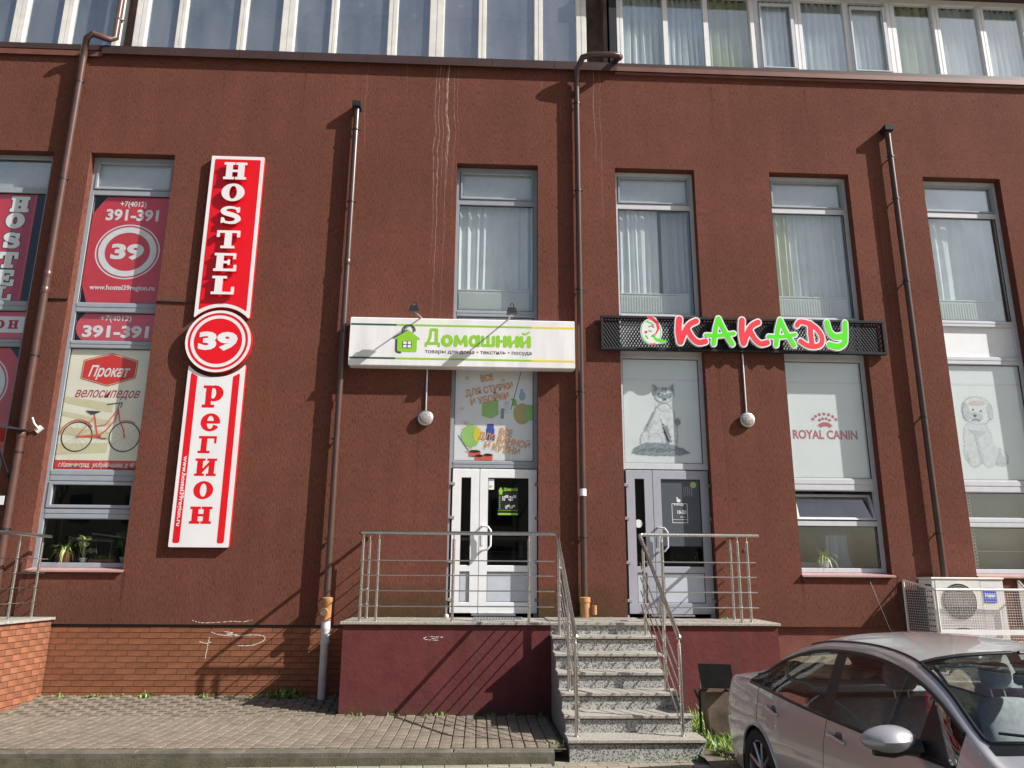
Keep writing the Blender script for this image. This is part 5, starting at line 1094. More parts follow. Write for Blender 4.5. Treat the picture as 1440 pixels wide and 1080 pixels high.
# canopy over the left door
r_ = empty('door_canopy', (-7.3, 0, 3.45), 'dark curved canopy over the left door with a bent tube support', 'canopy')
pts = [( -8.3+.25*k, 3.62+.12*math.sin(math.pi*min(1, (k)/8))) for k in range(9)]
mb = MB()
for k in range(9):
    t = k/8; x = -8.3+1.95*t; z = 3.60+.15*math.sin(math.pi*t*.8+.6)
    mb.v += [(x, -.01, z+.06), (x, -.95, z-.04), (x, -.01, z+.075), (x, -.95, z-.025)]
for k in range(8): a = 4*k; mb.f += [(a, a+4, a+5, a+1), (a+2, a+3, a+7, a+6), (a+1, a+5, a+7, a+3)]; mb.m += [0]*3
mb.f += [(32, 34, 35, 33), (0, 1, 3, 2)]; mb.m += [0]*2
mb.build('canopy_sheet', M['anthracite'], r_)
MB().tube([(-6.42, -.9, 3.60), (-6.46, -.6, 3.46), (-6.50, -.3, 3.25), (-6.52, -.02, 2.98)], .014, 8).build('support_tube', M['anthracite'], r_, smooth=True)
# door below the canopy
MB().box(-7.9, -6.85, DEP+.044, DEP+.06, 1.3, 3.1).build('door_backing', M['dark_gap'], W1)

# ------------------------------------------------------------ porch: two landings and a flight of six steps
PO = empty('entrance_porch', (1.1, -.9, 0), 'maroon rendered entrance porch with two granite landings and speckled granite steps', 'porch')
LZ = 1.165; Y0 = -.87
MB().box(-1.665, .94, Y0, -.001, -.1, LZ-.036).build('landing_wall', M['purple'], PO)
MB().box(2.20, 3.84, Y0, -.001, -.1, LZ-.036).build('landing_wall', M['purple'], PO)
MB().box(.941, 2.199, Y0+.02, -.001, -.1, LZ-.036).build('landing_core', M['grout'], PO)
def slabs(x0, x1, n):
    w_ = (x1-x0)/n
    for i in range(n): MB().box(x0+i*w_+.0015, x0+(i+1)*w_-.0015, Y0-.035, Y0+.33, LZ-.034, LZ, bev=.004).build('front_slab', M['tread'], PO)
    for i in range(n): MB().box(x0+i*w_+.0015, x0+(i+1)*w_-.0015, Y0+.333, -.003, LZ-.034, LZ-.001+.0015*(i % 2), bev=.003).build('back_slab', M['tread'], PO)
slabs(-1.70, .915, 6); slabs(2.185, 3.87, 4)
MB().box(.918, 2.182, Y0-.035, Y0+.24, LZ-.034, LZ, bev=.004).build('front_slab', M['tread'], PO)
MB().box(.918, 1.50, Y0+.243, -.003, LZ-.034, LZ+.012, bev=.004).build('back_slab', M['tread'], PO); MB().box(1.503, 2.182, Y0+.243, -.003, LZ-.034, LZ+.012, bev=.004).build('back_slab', M['tread'], PO)
NZ = [LZ, 1.024, .855, .686, .517, .348, .179]; tr = .32
XR = [2.182, 2.215, 2.19, 2.17, 2.235, 2.27, 2.30]
mats_r = M['riser']
MB().box(.93, 2.20, Y0-.003, Y0+.0195, 1.0, LZ-.037).build('riser', mats_r, PO)
for k in range(1, 7):
    yf = -.86-tr*k; yb = -.86-tr*(k-1); z = NZ[k]; zb = NZ[k+1] if k < 6 else -.1
    st = MB().box(.935, XR[k]-.02, yf+.03, -.87 if k > 0 else yb, zb-.03 if k < 6 else zb, z-.034).build('step', mats_r, PO)
    MB().box(.918, XR[k], yf, yb+.03-.001, z-.032, z, bev=.004).build('tread', M['tread'], st)
    # darker open joint under the nosing
    MB().box(.932, XR[k]-.015, yf+.022, yf+.0295, z-.046, z-.033).build('mortar_joint', M['grout'], st)

# ------------------------------------------------------------ stainless railings
ST = M['steel']
def pin(mb, x, y, z0, z1): mb.tube([(x, y, z0), (x, y, z1)], .007, 8)
def railing(label, side):
    r_ = empty('railing', (0, -.8, LZ), label, 'railing')
    zt = 2.262; yl = -.815
    def post(x, y, z0, ztop, tall=.085):
        mb = MB().tube([(x, y, z0+.006), (x, y, ztop-tall)], .0195, 14); po = mb.build('post', ST, r_, smooth=True)
        q = MB().tube([(x, y, ztop-tall), (x, y, ztop-.018)], .008, 8); q.build('pin', ST, po, smooth=True)
        MB().lathe([(.021, ztop-tall-.012), (.021, ztop-tall+.004), (.008, ztop-tall+.010)], (x, y, 0), 'z', 14).build('post_cap', ST, po, smooth=True)
        MB().lathe([(.038, z0+.0005), (.038, z0+.005), (.022, z0+.009)], (x, y, 0), 'z', 16).build('base_flange', ST, po, smooth=True)
        return po
    bars = [1.915, 1.73, 1.54, 1.35]
    if side == 'L':
        xs_ = 1.025; xc = -1.53
        MB().tube([(-1.50, -.02, zt-.01), (xc, yl+.05, zt), (xc+.02, yl, zt), (.99, yl, zt), (xs_, yl-.02, zt-.01), (xs_, -1.02, 2.14), (xs_, -2.62, 1.14)], .0235, 14).build('handrail', ST, r_, smooth=True)
        for x, y in ((-1.475, yl), (-1.275, yl), (-.315, yl), (.66, yl)): post(x, y, LZ, zt)
        post(-1.475, -.20, LZ, zt)
        for z in bars:
            MB().tube([(-1.475, yl-.026, z), (.985, yl-.026, z)], .0078, 8).build('bar', ST, r_, smooth=True); MB().tube([(-1.502, -.03, z), (-1.502, yl, z)], .0078, 8).build('bar', ST, r_, smooth=True)
    else:
        xs_ = 2.105; xc = 3.60
        MB().tube([(3.55, -.02, zt-.01), (xc-.03, yl+.05, zt)], .0235, 14).build('handrail', ST, r_, smooth=True)
        MB().tube([(3.69, yl, zt), (2.14, yl, zt), (xs_, yl-.02, zt-.01), (xs_, -1.02, 2.14), (xs_, -2.62, 1.14)], .0235, 14).build('handrail', ST, r_, smooth=True)
        for x, y in ((2.40, yl), (3.40, yl), (3.56, yl+.10)): post(x, y, LZ, zt)
        post(3.50, -.22, LZ, zt)
        for z in bars:
            MB().tube([(2.16, yl-.026, z), (3.62, yl-.026, z)], .0078, 8).build('bar', ST, r_, smooth=True); MB().tube([(3.588, yl+.08, z), (3.528, -.03, z)], .0078, 8).build('bar', ST, r_, smooth=True)
    slope = (1.14-2.14)/(-2.62+1.02)
    for k, y in ((1, -1.02), (4, -1.98), (6, -2.62)):
        ztop = 2.14+slope*(y+1.02)*1.0; post(xs_, y, NZ[k], ztop, .07)
    sx = .026 if side == 'L' else -.026
    for d in (.30, .47, .64, .81):
        za = 2.14-d; zb = 1.14-d
        MB().tube([(xs_+sx, -.93, za+.055), (xs_+sx, -2.66, zb-.02)], .0078, 8).build('bar', ST, r_, smooth=True)
        for y in (-1.02, -1.98, -2.62):
            z = za+slope*(y+1.02); MB().tube([(xs_, y, z), (xs_+sx*1.2, y, z)], .010, 8).build('bar_holder', ST, r_, smooth=True)
    MB().lathe([(.0, -.012), (.018, -.008), (.026, 0), (.026, .02), (.0, .022)], (xs_, -2.635, 1.13), 'y', 12).build('end_cap', ST, r_, smooth=True)
    return r_
railing('stainless railing round the white door landing and down the left of the steps', 'L')
railing('stainless railing of the grey door landing, down the right of the steps', 'R')
# handrail brackets on the wall
for x, z in ((1.33, 2.18), (3.78, 2.10)):
    single(MB().lathe([(.0, -.012), (.022, -.010), (.026, -.001)], (x, 0, z), 'y', 12), 'wall_plug', M['mattbrown'], (x, 0, z), 'rusty round fixing left in the plaster right of the white door' if x < 2 else 'rusty round fixing in the plaster right of the grey door', 'wall fixing')
# doormat and stones
mt = empty('doormat', (.3, -.25, LZ), 'flat grey rubber mat with ribs in front of the white door', 'doormat')
MB().box(-.05, .62, -.42, -.04, LZ+.002, LZ+.012, bev=.003).build('mat_base', M['hinge'], mt)
mb = MB()
for i in range(16): mb.box(-.03+i*.04, -.012+i*.04, -.40, -.06, LZ+.0125, LZ+.019)
mb.build('rib', M['dgrey_print'], mt, kind='stuff')
bs = bmesh.new(); bmesh.ops.create_icosphere(bs, subdivisions=2, radius=.03)
me = bpy.data.meshes.new('pebble'); bs.to_mesh(me); bs.free(); me.materials.append(M['litter']); o = link(bpy.data.objects.new('pebble', me)); o.location = (-.41, -.14, LZ+.026); info(o, 'small pale round stone beside the left edge of the white door', 'stone')

# ------------------------------------------------------------ left platform with its railing
LP = empty('platform', (-6.3, -.5, 0), 'raised platform faced with orange tiles and a pale slab at the left edge', 'platform')
def px_edge(y): return -5.675+.10*y
mb = MB(); mb.add([(px_edge(0)-.012, -.001, -.1), (px_edge(-1.9)-.012, -1.9, -.1), (-8.6, -1.9, -.1), (-8.6, -.001, -.1)]+[(px_edge(0)-.012, -.001, 1.118), (px_edge(-1.9)-.012, -1.9, 1.118), (-8.6, -1.9, 1.118), (-8.6, -.001, 1.118)], [(0, 1, 2, 3), (7, 6, 5, 4), (0, 4, 5, 1), (1, 5, 6, 2), (2, 6, 7, 3), (3, 7, 4, 0)])
core = mb.build('tiled_wall', M['grout'], LP)
tile_run(core, None, lambda y: px_edge(y), -1.88, -.012, .06, 1.115, 'y')
for i in range(4):
    ya_, yb_ = -.004-.48*i, -.004-.48*(i+1)+.003
    mb = MB(); e = .045; mb.add([(px_edge(yb_)+e, yb_, 1.120), (px_edge(ya_)+e, ya_, 1.120), (-8.6, ya_, 1.120), (-8.6, yb_, 1.120), (px_edge(yb_)+e, yb_, 1.152), (px_edge(ya_)+e, ya_, 1.152), (-8.6, ya_, 1.152), (-8.6, yb_, 1.152)], [(0, 1, 2, 3), (7, 6, 5, 4), (0, 4, 5, 1), (1, 5, 6, 2), (2, 6, 7, 3), (3, 7, 4, 0)]); mb.build('slab', M['tread'], LP)
r_ = empty('railing', (-5.9, -.5, 1.152), 'stainless railing on the left platform at the left edge of the photo', 'railing')
def lx(y): return -5.86+.10*y
MB().tube([(lx(.0)+.02, -.02, 2.205), (lx(-1.85), -1.85, 2.225)], .0235, 14).build('handrail', ST, r_, smooth=True)
for y in (-.14, -.58, -1.20, -1.8): 
    mb = MB().tube([(lx(y), y, 1.153), (lx(y), y, 2.12)], .0195, 14); po = mb.build('post', ST, r_, smooth=True); MB().tube([(lx(y), y, 2.121), (lx(y), y, 2.19)], .008, 8).build('pin', ST, po, smooth=True)
for z in (1.905, 1.72, 1.535, 1.35): MB().tube([(lx(0)+.03, -.03, z), (lx(-1.85)+.03, -1.85, z)], .0065, 8).build('bar', ST, r_, smooth=True)

# ------------------------------------------------------------ outdoor unit inside its cage
ac = empty('outdoor_unit', (6.75, -.3, .5), 'cream air conditioning outdoor unit with two round fan grilles behind a white mesh cage', 'air conditioner')
MB().box(6.20, 7.19, -.42, -.09, .44, 1.715, bev=.012).build('casing', M['ac_white'], ac); MB().box(6.185, 7.205, -.435, -.075, 1.716, 1.745, bev=.01).build('lid', M['ac_white'], ac)
for zc in (1.43, .86):
    MB().box(6.24, 6.86, -.4255, -.4205, zc-.27, zc+.27, bev=.002).build('fan_panel', M['ac_white'], ac)
    gl = MB().lathe([(.240, 0), (.240, -.010), (.233, -.012), (.230, 0)], (6.55, -.4265, zc), 'y', 36, caps=False); go = gl.build('fan_ring', M['ac_grill'], ac, smooth=True)
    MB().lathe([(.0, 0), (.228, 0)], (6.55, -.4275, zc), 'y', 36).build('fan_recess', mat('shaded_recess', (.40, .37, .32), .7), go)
    mb = MB()
    for k in range(9): rr_ = .028+.022*k; mb.lathe([(rr_, -.004), (rr_+.007, -.004), (rr_+.007, .003), (rr_, .003), (rr_, -.004)], (6.55, -.436, zc), 'y', 36, caps=False)
    for k in range(12): t = k*math.pi/6; mb.box(6.55-.003, 6.55+.003, -.434, -.430, zc, zc+.001) if 0 else mb.tube([(6.55, -.434, zc), (6.55+.23*math.cos(t), -.434, zc+.23*math.sin(t))], .003, 5)
    mb.build('fan_grille', M['ac_grill'], go, kind='stuff')
MB().box(6.868, 6.872, -.4225, -.4205, .46, 1.70).build('panel_seam', M['ac_grill'], ac)
MB().box(6.90, 7.075, -.4285, -.4205, 1.415, 1.605, bev=.002).build('badge', M['ac_blue'], ac); text('Haier', 6.987, 1.512, -.430, .052, M['white'], ac, width=.145, bold=.03, anchor='c')
mb = MB()
for k in range(15): mb.box(6.1955, 6.1995, -.39, -.33, .55+.077*k, .575+.077*k); mb.box(6.1955, 6.1995, -.31, -.25, .55+.077*k, .575+.077*k)
mb.build('side_vent', M['ac_fin'], ac, kind='stuff'); MB().box(6.193, 6.1985, -.235, -.10, .5, 1.6).build('side_fins', M['ac_fin'], ac)
for x in (6.3, 7.1): MB().box(x-.02, x+.02, -.44, -.001, .40, .438).build('wall_bracket', M['cage'], ac)
cg = empty('mesh_cage', (6.8, -.3, .4), 'white welded mesh cage fixed to the wall round the outdoor unit', 'cage')
W_ = M['cage']
yf = -.56; a0, a1 = 6.02, 7.70; b0, b1 = 6.15, 7.41; zt_, zf, zm, zb_ = 1.70, 1.585, 1.04, .42
def flat(p, q, w, t=.012, name='cage_bar'):
    return MB().tube([p, q], w/2, 4).build(name, W_, cg)
bars = [((a0, -.02, zt_), (b0, yf, zf)), ((a1, -.02, zt_), (b1, yf, zf)), ((b0, yf, zf), (b1, yf, zf)), ((b0, yf, zf), (b0, yf, zb_)), ((b1, yf, zf), (b1, yf, zb_)), ((b0, yf, zb_), (b1, yf, zb_)), ((a0, -.02, zt_), (a0, -.02, zb_)), ((a1, -.02, zt_), (a1, -.02, zb_)), ((a0, -.02, zb_), (b0, yf, zb_)), ((a1, -.02, zb_), (b1, yf, zb_))]
for p, q in bars: flat(p, q, .034)
MB().box(b0+.015, b1-.015, yf-.006, yf+.004, zm-.035, zm+.035).build('cage_bar', W_, cg)
mb = MB(); wr = .0022
def lerp(a, b, t): return tuple(u+(v-u)*t for u, v in zip(a, b))
k = 0
x = b0+.03
while x < b1-.02: mb.tube([(x, yf-.004, zb_), (x, yf-.004, zf)], wr, 4, caps=False); x += .034
z = zb_+.03
while z < zf: mb.tube([(b0, yf-.001, z), (b1, yf-.001, z)], wr, 4, caps=False); z += .034
for (A_, B_) in (((a0, -.02), (b0, yf)), ((a1, -.02), (b1, yf))):
    t = .05
    while t < 1: p = (A_[0]+(B_[0]-A_[0])*t, A_[1]+(B_[1]-A_[1])*t); mb.tube([(*p, zb_), (*p, zt_+(zf-zt_)*t)], wr, 4, caps=False); t += .06
    z = zb_+.03
    while z < zf: mb.tube([(*A_, z), (*B_, z)], wr, 4, caps=False); z += .034
mb.build('wire_mesh', W_, cg, kind='stuff')

# ------------------------------------------------------------ rusty bin with a raised lid
bn = empty('litter_bin', (2.62, -2.25, .05), 'rusty steel litter bin on a black tube stand with a raised black lid', 'litter bin')
RU, BK = M['rust'], M['black']
def bq(x, y, z): return (x, y, z)
mb = MB(); x0, x1, y0, y1 = 2.43, 2.74, -2.36, -2.10
outer = [(x0, y0, .56), (x1, y0, .56), (x1, y1, .56), (x0, y1, .56), (x0+.05, y0+.03, .13), (x1-.03, y0+.03, .13), (x1-.03, y1-.03, .13), (x0+.05, y1-.03, .13)]
inner = [(x0+.008, y0+.008, .56), (x1-.008, y0+.008, .56), (x1-.008, y1-.008, .56), (x0+.008, y1-.008, .56), (x0+.058, y0+.038, .14), (x1-.038, y0+.038, .14), (x1-.038, y1-.038, .14), (x0+.058, y1-.038, .14)]
mb.add(outer+inner, [(0, 4, 5, 1), (1, 5, 6, 2), (2, 6, 7, 3), (3, 7, 4, 0), (4, 7, 6, 5), (8, 9, 13, 12), (9, 10, 14, 13), (10, 11, 15, 14), (11, 8, 12, 15), (12, 13, 14, 15), (0, 1, 9, 8), (1, 2, 10, 9), (2, 3, 11, 10), (3, 0, 8, 11)])
mb.build('bucket', RU, bn, fixn=False)
MB().tube([(2.40, -2.24, .03), (2.40, -2.24, .55), (2.43, -2.24, .565)], .014, 8).build('stand_leg', BK, bn, smooth=True); MB().tube([(2.78, -2.24, .03), (2.77, -2.24, .565)], .014, 8).build('stand_leg', BK, bn, smooth=True)
MB().tube([(2.40, -2.05, .54), (2.47, -2.12, .35), (2.50, -2.15, .03)], .012, 8).build('stand_leg', BK, bn, smooth=True)
MB().tube([(2.39, -2.40, .03), (2.41, -2.0, .03)], .014, 8).build('stand_foot', BK, bn, smooth=True)
for x in (2.42, 2.75): MB().tube([(x, -2.24, .56), (x, -2.25, .72)], .004, 6).build('lid_rod', M['alu'], bn)
mb = MB(); mb.add([(2.365, -2.46, .615), (2.72, -2.46, .605), (2.80, -2.12, .80), (2.43, -2.12, .81)]+[(2.365, -2.455, .623), (2.72, -2.455, .613), (2.80, -2.115, .808), (2.43, -2.115, .818)], [(0, 1, 2, 3), (7, 6, 5, 4), (0, 4, 5, 1), (1, 5, 6, 2), (2, 6, 7, 3), (3, 7, 4, 0)]); mb.build('lid', mat('matt_black_steel', (.006, .006, .006), .95, var=.2, spec=.05), bn)  # even near-black, fully matt lid
def rock(name, loc, r, m, label, cat, seed, grp=None):
    b_ = bmesh.new(); bmesh.ops.create_icosphere(b_, subdivisions=2, radius=r)
    for v in b_.verts: v.co *= 1+.35*mnoise.noise(v.co*(3/r*.3)+Vector((seed, 0, 0))); v.co.z *= .6
    me = bpy.data.meshes.new(name); b_.to_mesh(me); b_.free(); me.materials.append(m); o = link(bpy.data.objects.new(name, me)); o.location = loc; return info(o, label, cat, grp)
rock('crumpled_paper', (2.62, -2.72, .09), .045, M['litter'], 'crumpled white paper on the grass in front of the rusty bin', 'litter', 1)
rock('crumpled_paper', (2.73, -2.62, .08), .022, M['litter'], 'smaller scrap of white paper nearer the car by the rusty bin', 'litter', 2)
rock('plastic_scrap', (2.47, -2.55, .09), .03, M['lblue_print'], 'light blue plastic scrap behind the foot of the bin stand', 'litter', 4)
MB()
kb2 = single(MB().box(-.35, .35, -.03, .03, -.05, .05, bev=.012), 'kerb_edging', M['kerb'], (0, 0, 0), 'low concrete edging strip beside the bottom step', 'kerb edging'); kb2.location = (2.60, -3.05, .045); kb2.rotation_euler = (0, 0, R(-52))

# ------------------------------------------------------------ plants
def blade(mb, x, y, z, az, L_, droop, w_, n=5):
    pts = []
    for i in range(n+1):
        t = i/n; h = L_*(t*math.cos(droop*t*.5)-.0); out = L_*math.sin(droop*t*.9)*t*.9; up = L_*t*math.cos(droop*t)
        pts.append((x+out*math.cos(az), y+out*math.sin(az), z+up, w_*(1-t**2)*.5+.0006))
    for i in range(n):
        a, b = pts[i], pts[i+1]; sx, sy = -math.sin(az), math.cos(az)
        mb.add([(a[0]-sx*a[3], a[1]-sy*a[3], a[2]), (a[0]+sx*a[3], a[1]+sy*a[3], a[2]), (b[0]+sx*b[3], b[1]+sy*b[3], b[2]), (b[0]-sx*b[3], b[1]-sy*b[3], b[2])], [(0, 1, 2, 3)])
def potted(x, y, z, kind, pr, ph, pm, label, leafm, seed):
    q = random.Random(seed); r_ = empty('potted_plant', (x, y, z), label, 'potted plant')
    po = MB().lathe([(pr*.68, 0), (pr*.95, ph*.82), (pr*1.06, ph*.83), (pr*1.06, ph), (pr*.95, ph), (pr*.9, ph*.86), (0, ph*.86)], (x, y, z), 'z', 20).build('pot', pm, r_, smooth=True)
    mb = MB()
    if kind == 'spider':
        for k in range(90): blade(mb, x+q.uniform(-.02, .02), y+q.uniform(-.02, .02), z+ph*.86, q.uniform(0, 6.28), q.uniform(.14, .28), q.uniform(.5, 2.4), .015)
    elif kind == 'bush':
        for k in range(9):
            az = q.uniform(0, 6.28); tp = (x+.11*math.cos(az)*q.random(), y+.06*math.sin(az), z+ph+q.uniform(.08, .38)); mb.tube([(x, y, z+ph*.86), ((x+tp[0])/2, (y+tp[1])/2, z+ph+.1), tp], .004, 5)
            for j in range(16): blade(mb, tp[0]+q.uniform(-.05, .05), tp[1]+q.uniform(-.03, .03), tp[2]+q.uniform(-.03, .02), q.uniform(0, 6.28), q.uniform(.04, .075), q.uniform(1.2, 2.2), .028, 3)
    else:
        for k in range(70): blade(mb, x+q.uniform(-pr*.8, pr*.8), y+q.uniform(-pr*.5, pr*.5), z+ph*.8, q.uniform(0, 6.28), q.uniform(.03, .10), q.uniform(.6, 1.6), .018, 3)
    mb.build('foliage', leafm, r_, kind='stuff', fixn=False); return r_
yb = .285; zb = 1.843
potted(-5.78, yb, zb, 'spider', .10, .16, M['terracotta'], 'spider plant in a terracotta pot, leftmost on the left window sill', M['leaf_pale'], 1)
potted(-5.52, yb, zb, 'bush', .05, .085, M['white'], 'tall leafy plant in a white pot, second on the left window sill', M['leaf_pale'], 2)
r_ = potted(-4.97, yb, zb, 'bush', .05, .10, M['white_old'], 'plant in a white pot at the right end of the left window sill', M['leaf'], 5)
r_ = empty('planter', (-5.25, yb, zb), 'low terracotta trough with small seedlings on the left window sill', 'planter')
MB().box(-5.42, -5.07, yb-.06, yb+.06, zb, zb+.065, bev=.01).build('trough', M['terracotta'], r_); mb = MB(); q = random.Random(8)
for k in range(110): blade(mb, -5.4+.31*q.random(), yb+q.uniform(-.04, .04), zb+.06, q.uniform(0, 6.28), q.uniform(.03, .11), q.uniform(.5, 1.6), .016, 3)
mb.build('foliage', M['leaf'], r_, kind='stuff', fixn=False)
MB(); single(MB().tube([(-5.55, .50, 2.27), (-4.88, .50, 2.20)], .012, 8), 'tube', M['alu'], (-5.2, .5, 2.2), 'thin pale rod leaning behind the plants in the left window', 'rod')
potted(5.04, .285, zb, 'spider', .085, .125, M['white'], 'drooping spider plant in a white pot in the lower window below the crown film', M['leaf_pale'], 7)
single(MB().box(5.02, 5.22, .75, .80, 2.05, 2.28, bev=.005), 'monitor', M['black'], (5.12, .77, 2.05), 'small black monitor behind the spider plant', 'monitor')
single(MB().box(4.6, 5.75, .9, 1.3, 1.12, 1.95, bev=.01), 'shop_cabinet', M['panel_white'], (5.2, 1.1, 1.12), 'pale cabinet behind the monitor in the lower window', 'cabinet')
curtain(5.30, 5.62, 1.85, 2.35, .7, M['lblue_print'], 'pale blue cloth folds right of the spider plant in the lower window', 'cloth', folds=4, amp=.03, name='cloth')
# shop shelving in the right window
r_ = empty('shop_shelf', (7.5, .7, 1.12), 'mint shop shelving with a perforated upright in the right lower window', 'shelf')
MB().box(7.42, 7.47, .45, .50, 1.12, 3.1, bev=.003).build('upright', M['white_old'], r_)
for k in range(26): MB().box(7.438, 7.452, .446, .4495, 1.75+.05*k, 1.775+.05*k).build('slot', M['dark_gap'], r_)
MB().box(7.48, 8.7, .62, .64, 1.12, 3.1).build('back_panel', M['room_mint'], r_); MB().box(7.48, 8.7, .45, .615, 2.12, 2.13).build('glass_shelf', M['panel_white'], r_)
single(MB().box(7.25, 7.36, .5, .6, 2.12, 2.42, bev=.01), 'bottle_box', M['crimson_print'], (7.3, .55, 2.12), 'dark crimson box at the left edge of the right lower window', 'box')

# ------------------------------------------------------------ weeds and chalk marks
def weeds(name, spots, m, label, seed, L_=(.04, .10), w_=.010):
    q = random.Random(seed); mb = MB()
    for (x, y, n, s, zz) in spots:
        for k in range(n): blade(mb, x+q.gauss(0, .03*s), y+q.gauss(0, .018*s), zz-.005, q.uniform(0, 6.28), q.uniform(*L_)*s*(.72 if name == 'weeds' else 1), q.uniform(.3, 1.9), w_*s, 3)
    o = mb.build(name, m, None, fixn=False); return info(o, label, None, None, 'stuff')
q = random.Random(21); sp_ = []
for k in range(70):
    x = -5.6+3.9*q.random(); s = .35+.6*q.random()**2; sp_.append((x, -.02-q.random()*.05, 5, s, gz(x, -.03)))
for x, s in ((-5.42, 1.2), (-4.98, 1.1), (-4.30, 1.5), (-3.55, 1.1), (-2.72, 1.2), (-2.55, 1.5), (-2.1, .9), (-5.9+.2, 1.2)): sp_.append((x, -.06, 20, s, gz(x, -.05)))
weeds('weeds', sp_, M['weed'], 'bright green weeds along the foot of the tiled wall', 4, w_=.014)
weeds('weeds', [(-2.66, -.05, 16, 2.1, .17), (-2.50, -.05, 22, 2.6, .17)], M['leaf'], 'taller dark weeds at the tiled wall under the railing shadow', 5, (.05, .12), .016)
sp_ = [(x, Y0-.03, 7, .5+.5*q.random(), gz(x, Y0)) for x in [-1.6+2.5*q.random() for _ in range(16)]]
sp_ += [(x, -.03, 8, .45, LZ) for x in [-1.2+.8*q.random() for _ in range(6)]]+[(1.38+.9*q.random()*0+.5*q.random(), -.03, 8, .45, LZ+.01) for _ in range(10)]+[(3.42, -.05, 30, .8, LZ), (1.37, -.10, 50, .9, LZ)]
sp_ += [(.80, -2.62, 9, 1.2, .10), (.84, -2.72, 5, 1.0, .10)]
weeds('weeds', sp_, M['weed'], 'small weeds in the joints of the porch and beside the steps', 6, w_=.014)
sp_ = []
for k in range(300):
    x = 2.36+1.1*q.random(); y = -1.0-1.9*q.random(); sp_.append((x, y, 16, .7+.9*q.random(), rz(x)+.04))
weeds('grass', sp_, M['weed'], 'grass growing behind and under the rusty bin', 9, (.05, .16), .010)
sp_ = [(2.4+.8*q.random(), -2.2-1.0*q.random(), 9, .6+.5*q.random(), .06) for _ in range(170)]
weeds('dry_grass', sp_, M['dry'], 'dry yellow grass and leaf litter around the foot of the bin', 10, (.03, .10), .010)
sp_ = [(1.2+1.2*q.random(), -2.80-.02*q.random(), 6, .35, .012) for _ in range(24)]
weeds('grass', sp_, M['weed'], 'moss tufts along the joint below the bottom step', 12, w_=.02)
def mark(name, pts, y, label, w_=.012, p_=None):
    r_ = empty(name, (pts[0][0][0], y, pts[0][0][1]), label, 'chalk mark')
    for s in pts:
        f = fuzz(sline(sm(s), w_), .003, 160); xs_ = [a[0] for a in s]; zs_ = [a[1] for a in s]
        graphic('stroke', f, (min(xs_)-.03, max(xs_)+.03, min(zs_)-.03, max(zs_)+.03), M['chalk'], r_, y, .006)
mark('chalk_drawing', [[(-3.57, .965), (-3.45, .93), (-3.25, .915), (-3.02, .93), (-2.87, .915), (-2.86, .86), (-3.0, .80), (-3.20, .79)], [(-3.40, .97), (-3.28, .955), (-3.36, .935), (-3.22, .93), (-3.30, .91)]], .0185, 'looping white chalk scribble on the orange tiles under the ledge', .008)
mark('chalk_cross', [[(-3.585, .90), (-3.61, .70), (-3.615, .63)], [(-3.72, .845), (-3.63, .82), (-3.56, .835)]], .0185, 'white chalk cross on the orange tiles left of the railing shadow', .008)
mark('chalk_line', [[(-3.83, 1.115), (-3.70, 1.085), (-3.5, 1.09), (-3.3, 1.105), (-3.15, 1.10), (-3.03, 1.125)]], -.003, 'thin pale scratch line at the bottom of the plaster above the chalk scribble', .006)
mark('chalk_oval', [[(-.62, .985), (-.66, .965), (-.60, .95), (-.48, .945)], [(-.60, .99), (-.48, .985), (-.42, .98)], [(-.56, .965), (-.48, .972)]], Y0-.002, 'small white chalk oval on the maroon landing wall', .006)

# ------------------------------------------------------------ the parked saloon
def paint_material():
    m, nt, N, L, b = nodes('metallic_mauve_grey_paint')
    geo = N.new('ShaderNodeNewGeometry'); mx = N.new('ShaderNodeMix'); mx.data_type = 'RGBA'
    L.new(geo.outputs['Backfacing'], mx.inputs[0]); 
    tc = N.new('ShaderNodeTexCoord'); nz = N.new('ShaderNodeTexNoise'); nz.inputs['Scale'].default_value = 900; L.new(tc.outputs['Object'], nz.inputs[0])
    mr = N.new('ShaderNodeMapRange'); mr.inputs[3].default_value = .85; mr.inputs[4].default_value = 1.15; L.new(nz.outputs[0], mr.inputs[0])
    vm = N.new('ShaderNodeVectorMath'); vm.operation = 'SCALE'; vm.inputs[0].default_value = (.60, .58, .572); L.new(mr.outputs[0], vm.inputs['Scale'])
    L.new(vm.outputs[0], mx.inputs[6]); mx.inputs[7].default_value = (.10, .10, .10, 1); L.new(mx.outputs[2], b.inputs['Base Color'])
    b.inputs['Metallic'].default_value = .55; b.inputs['Roughness'].default_value = .34; b.inputs['Coat Weight'].default_value = 1; b.inputs['Coat Roughness'].default_value = .02
    return m
PAINT = paint_material(); TRIM = mat('black_trim', (.012, .012, .013), .35, var=.1)
CARG = glass('car_glass', (.74, .79, .77), .8, .03); WSG = glass('windscreen_glass', (.88, .92, .91), .9, .04)
CUSH = mat('grey_seat_cloth', (.36, .38, .41), .85, var=.15, scale=30); DASH = mat('dark_dashboard', (.02, .02, .022), .6, var=.1)
CAR_POS, CAR_ROT, CS = (3.185, -5.64, -.02), R(-85.7), .965
car = empty('parked_car', CAR_POS, 'silver mauve saloon parked nose out at the lower right of the photo', 'car', rz=CAR_ROT); car.scale = (CS, CS, CS)
XS = [0, .04, .16, .45, .85, 1.2, 1.6, 2.0, 2.4, 2.75, 3.05, 3.35, 3.62, 4.0, 4.35, 4.50, 4.56]
yw = [.60, .72, .80, .85, .875, .885, .885, .885, .885, .885, .88, .875, .865, .84, .77, .66, .50]
zbelt = [.73, .86, .93, .965, .96, .945, .92, .905, .895, .885, .875, .87, .86, .80, .71, .62, .55]
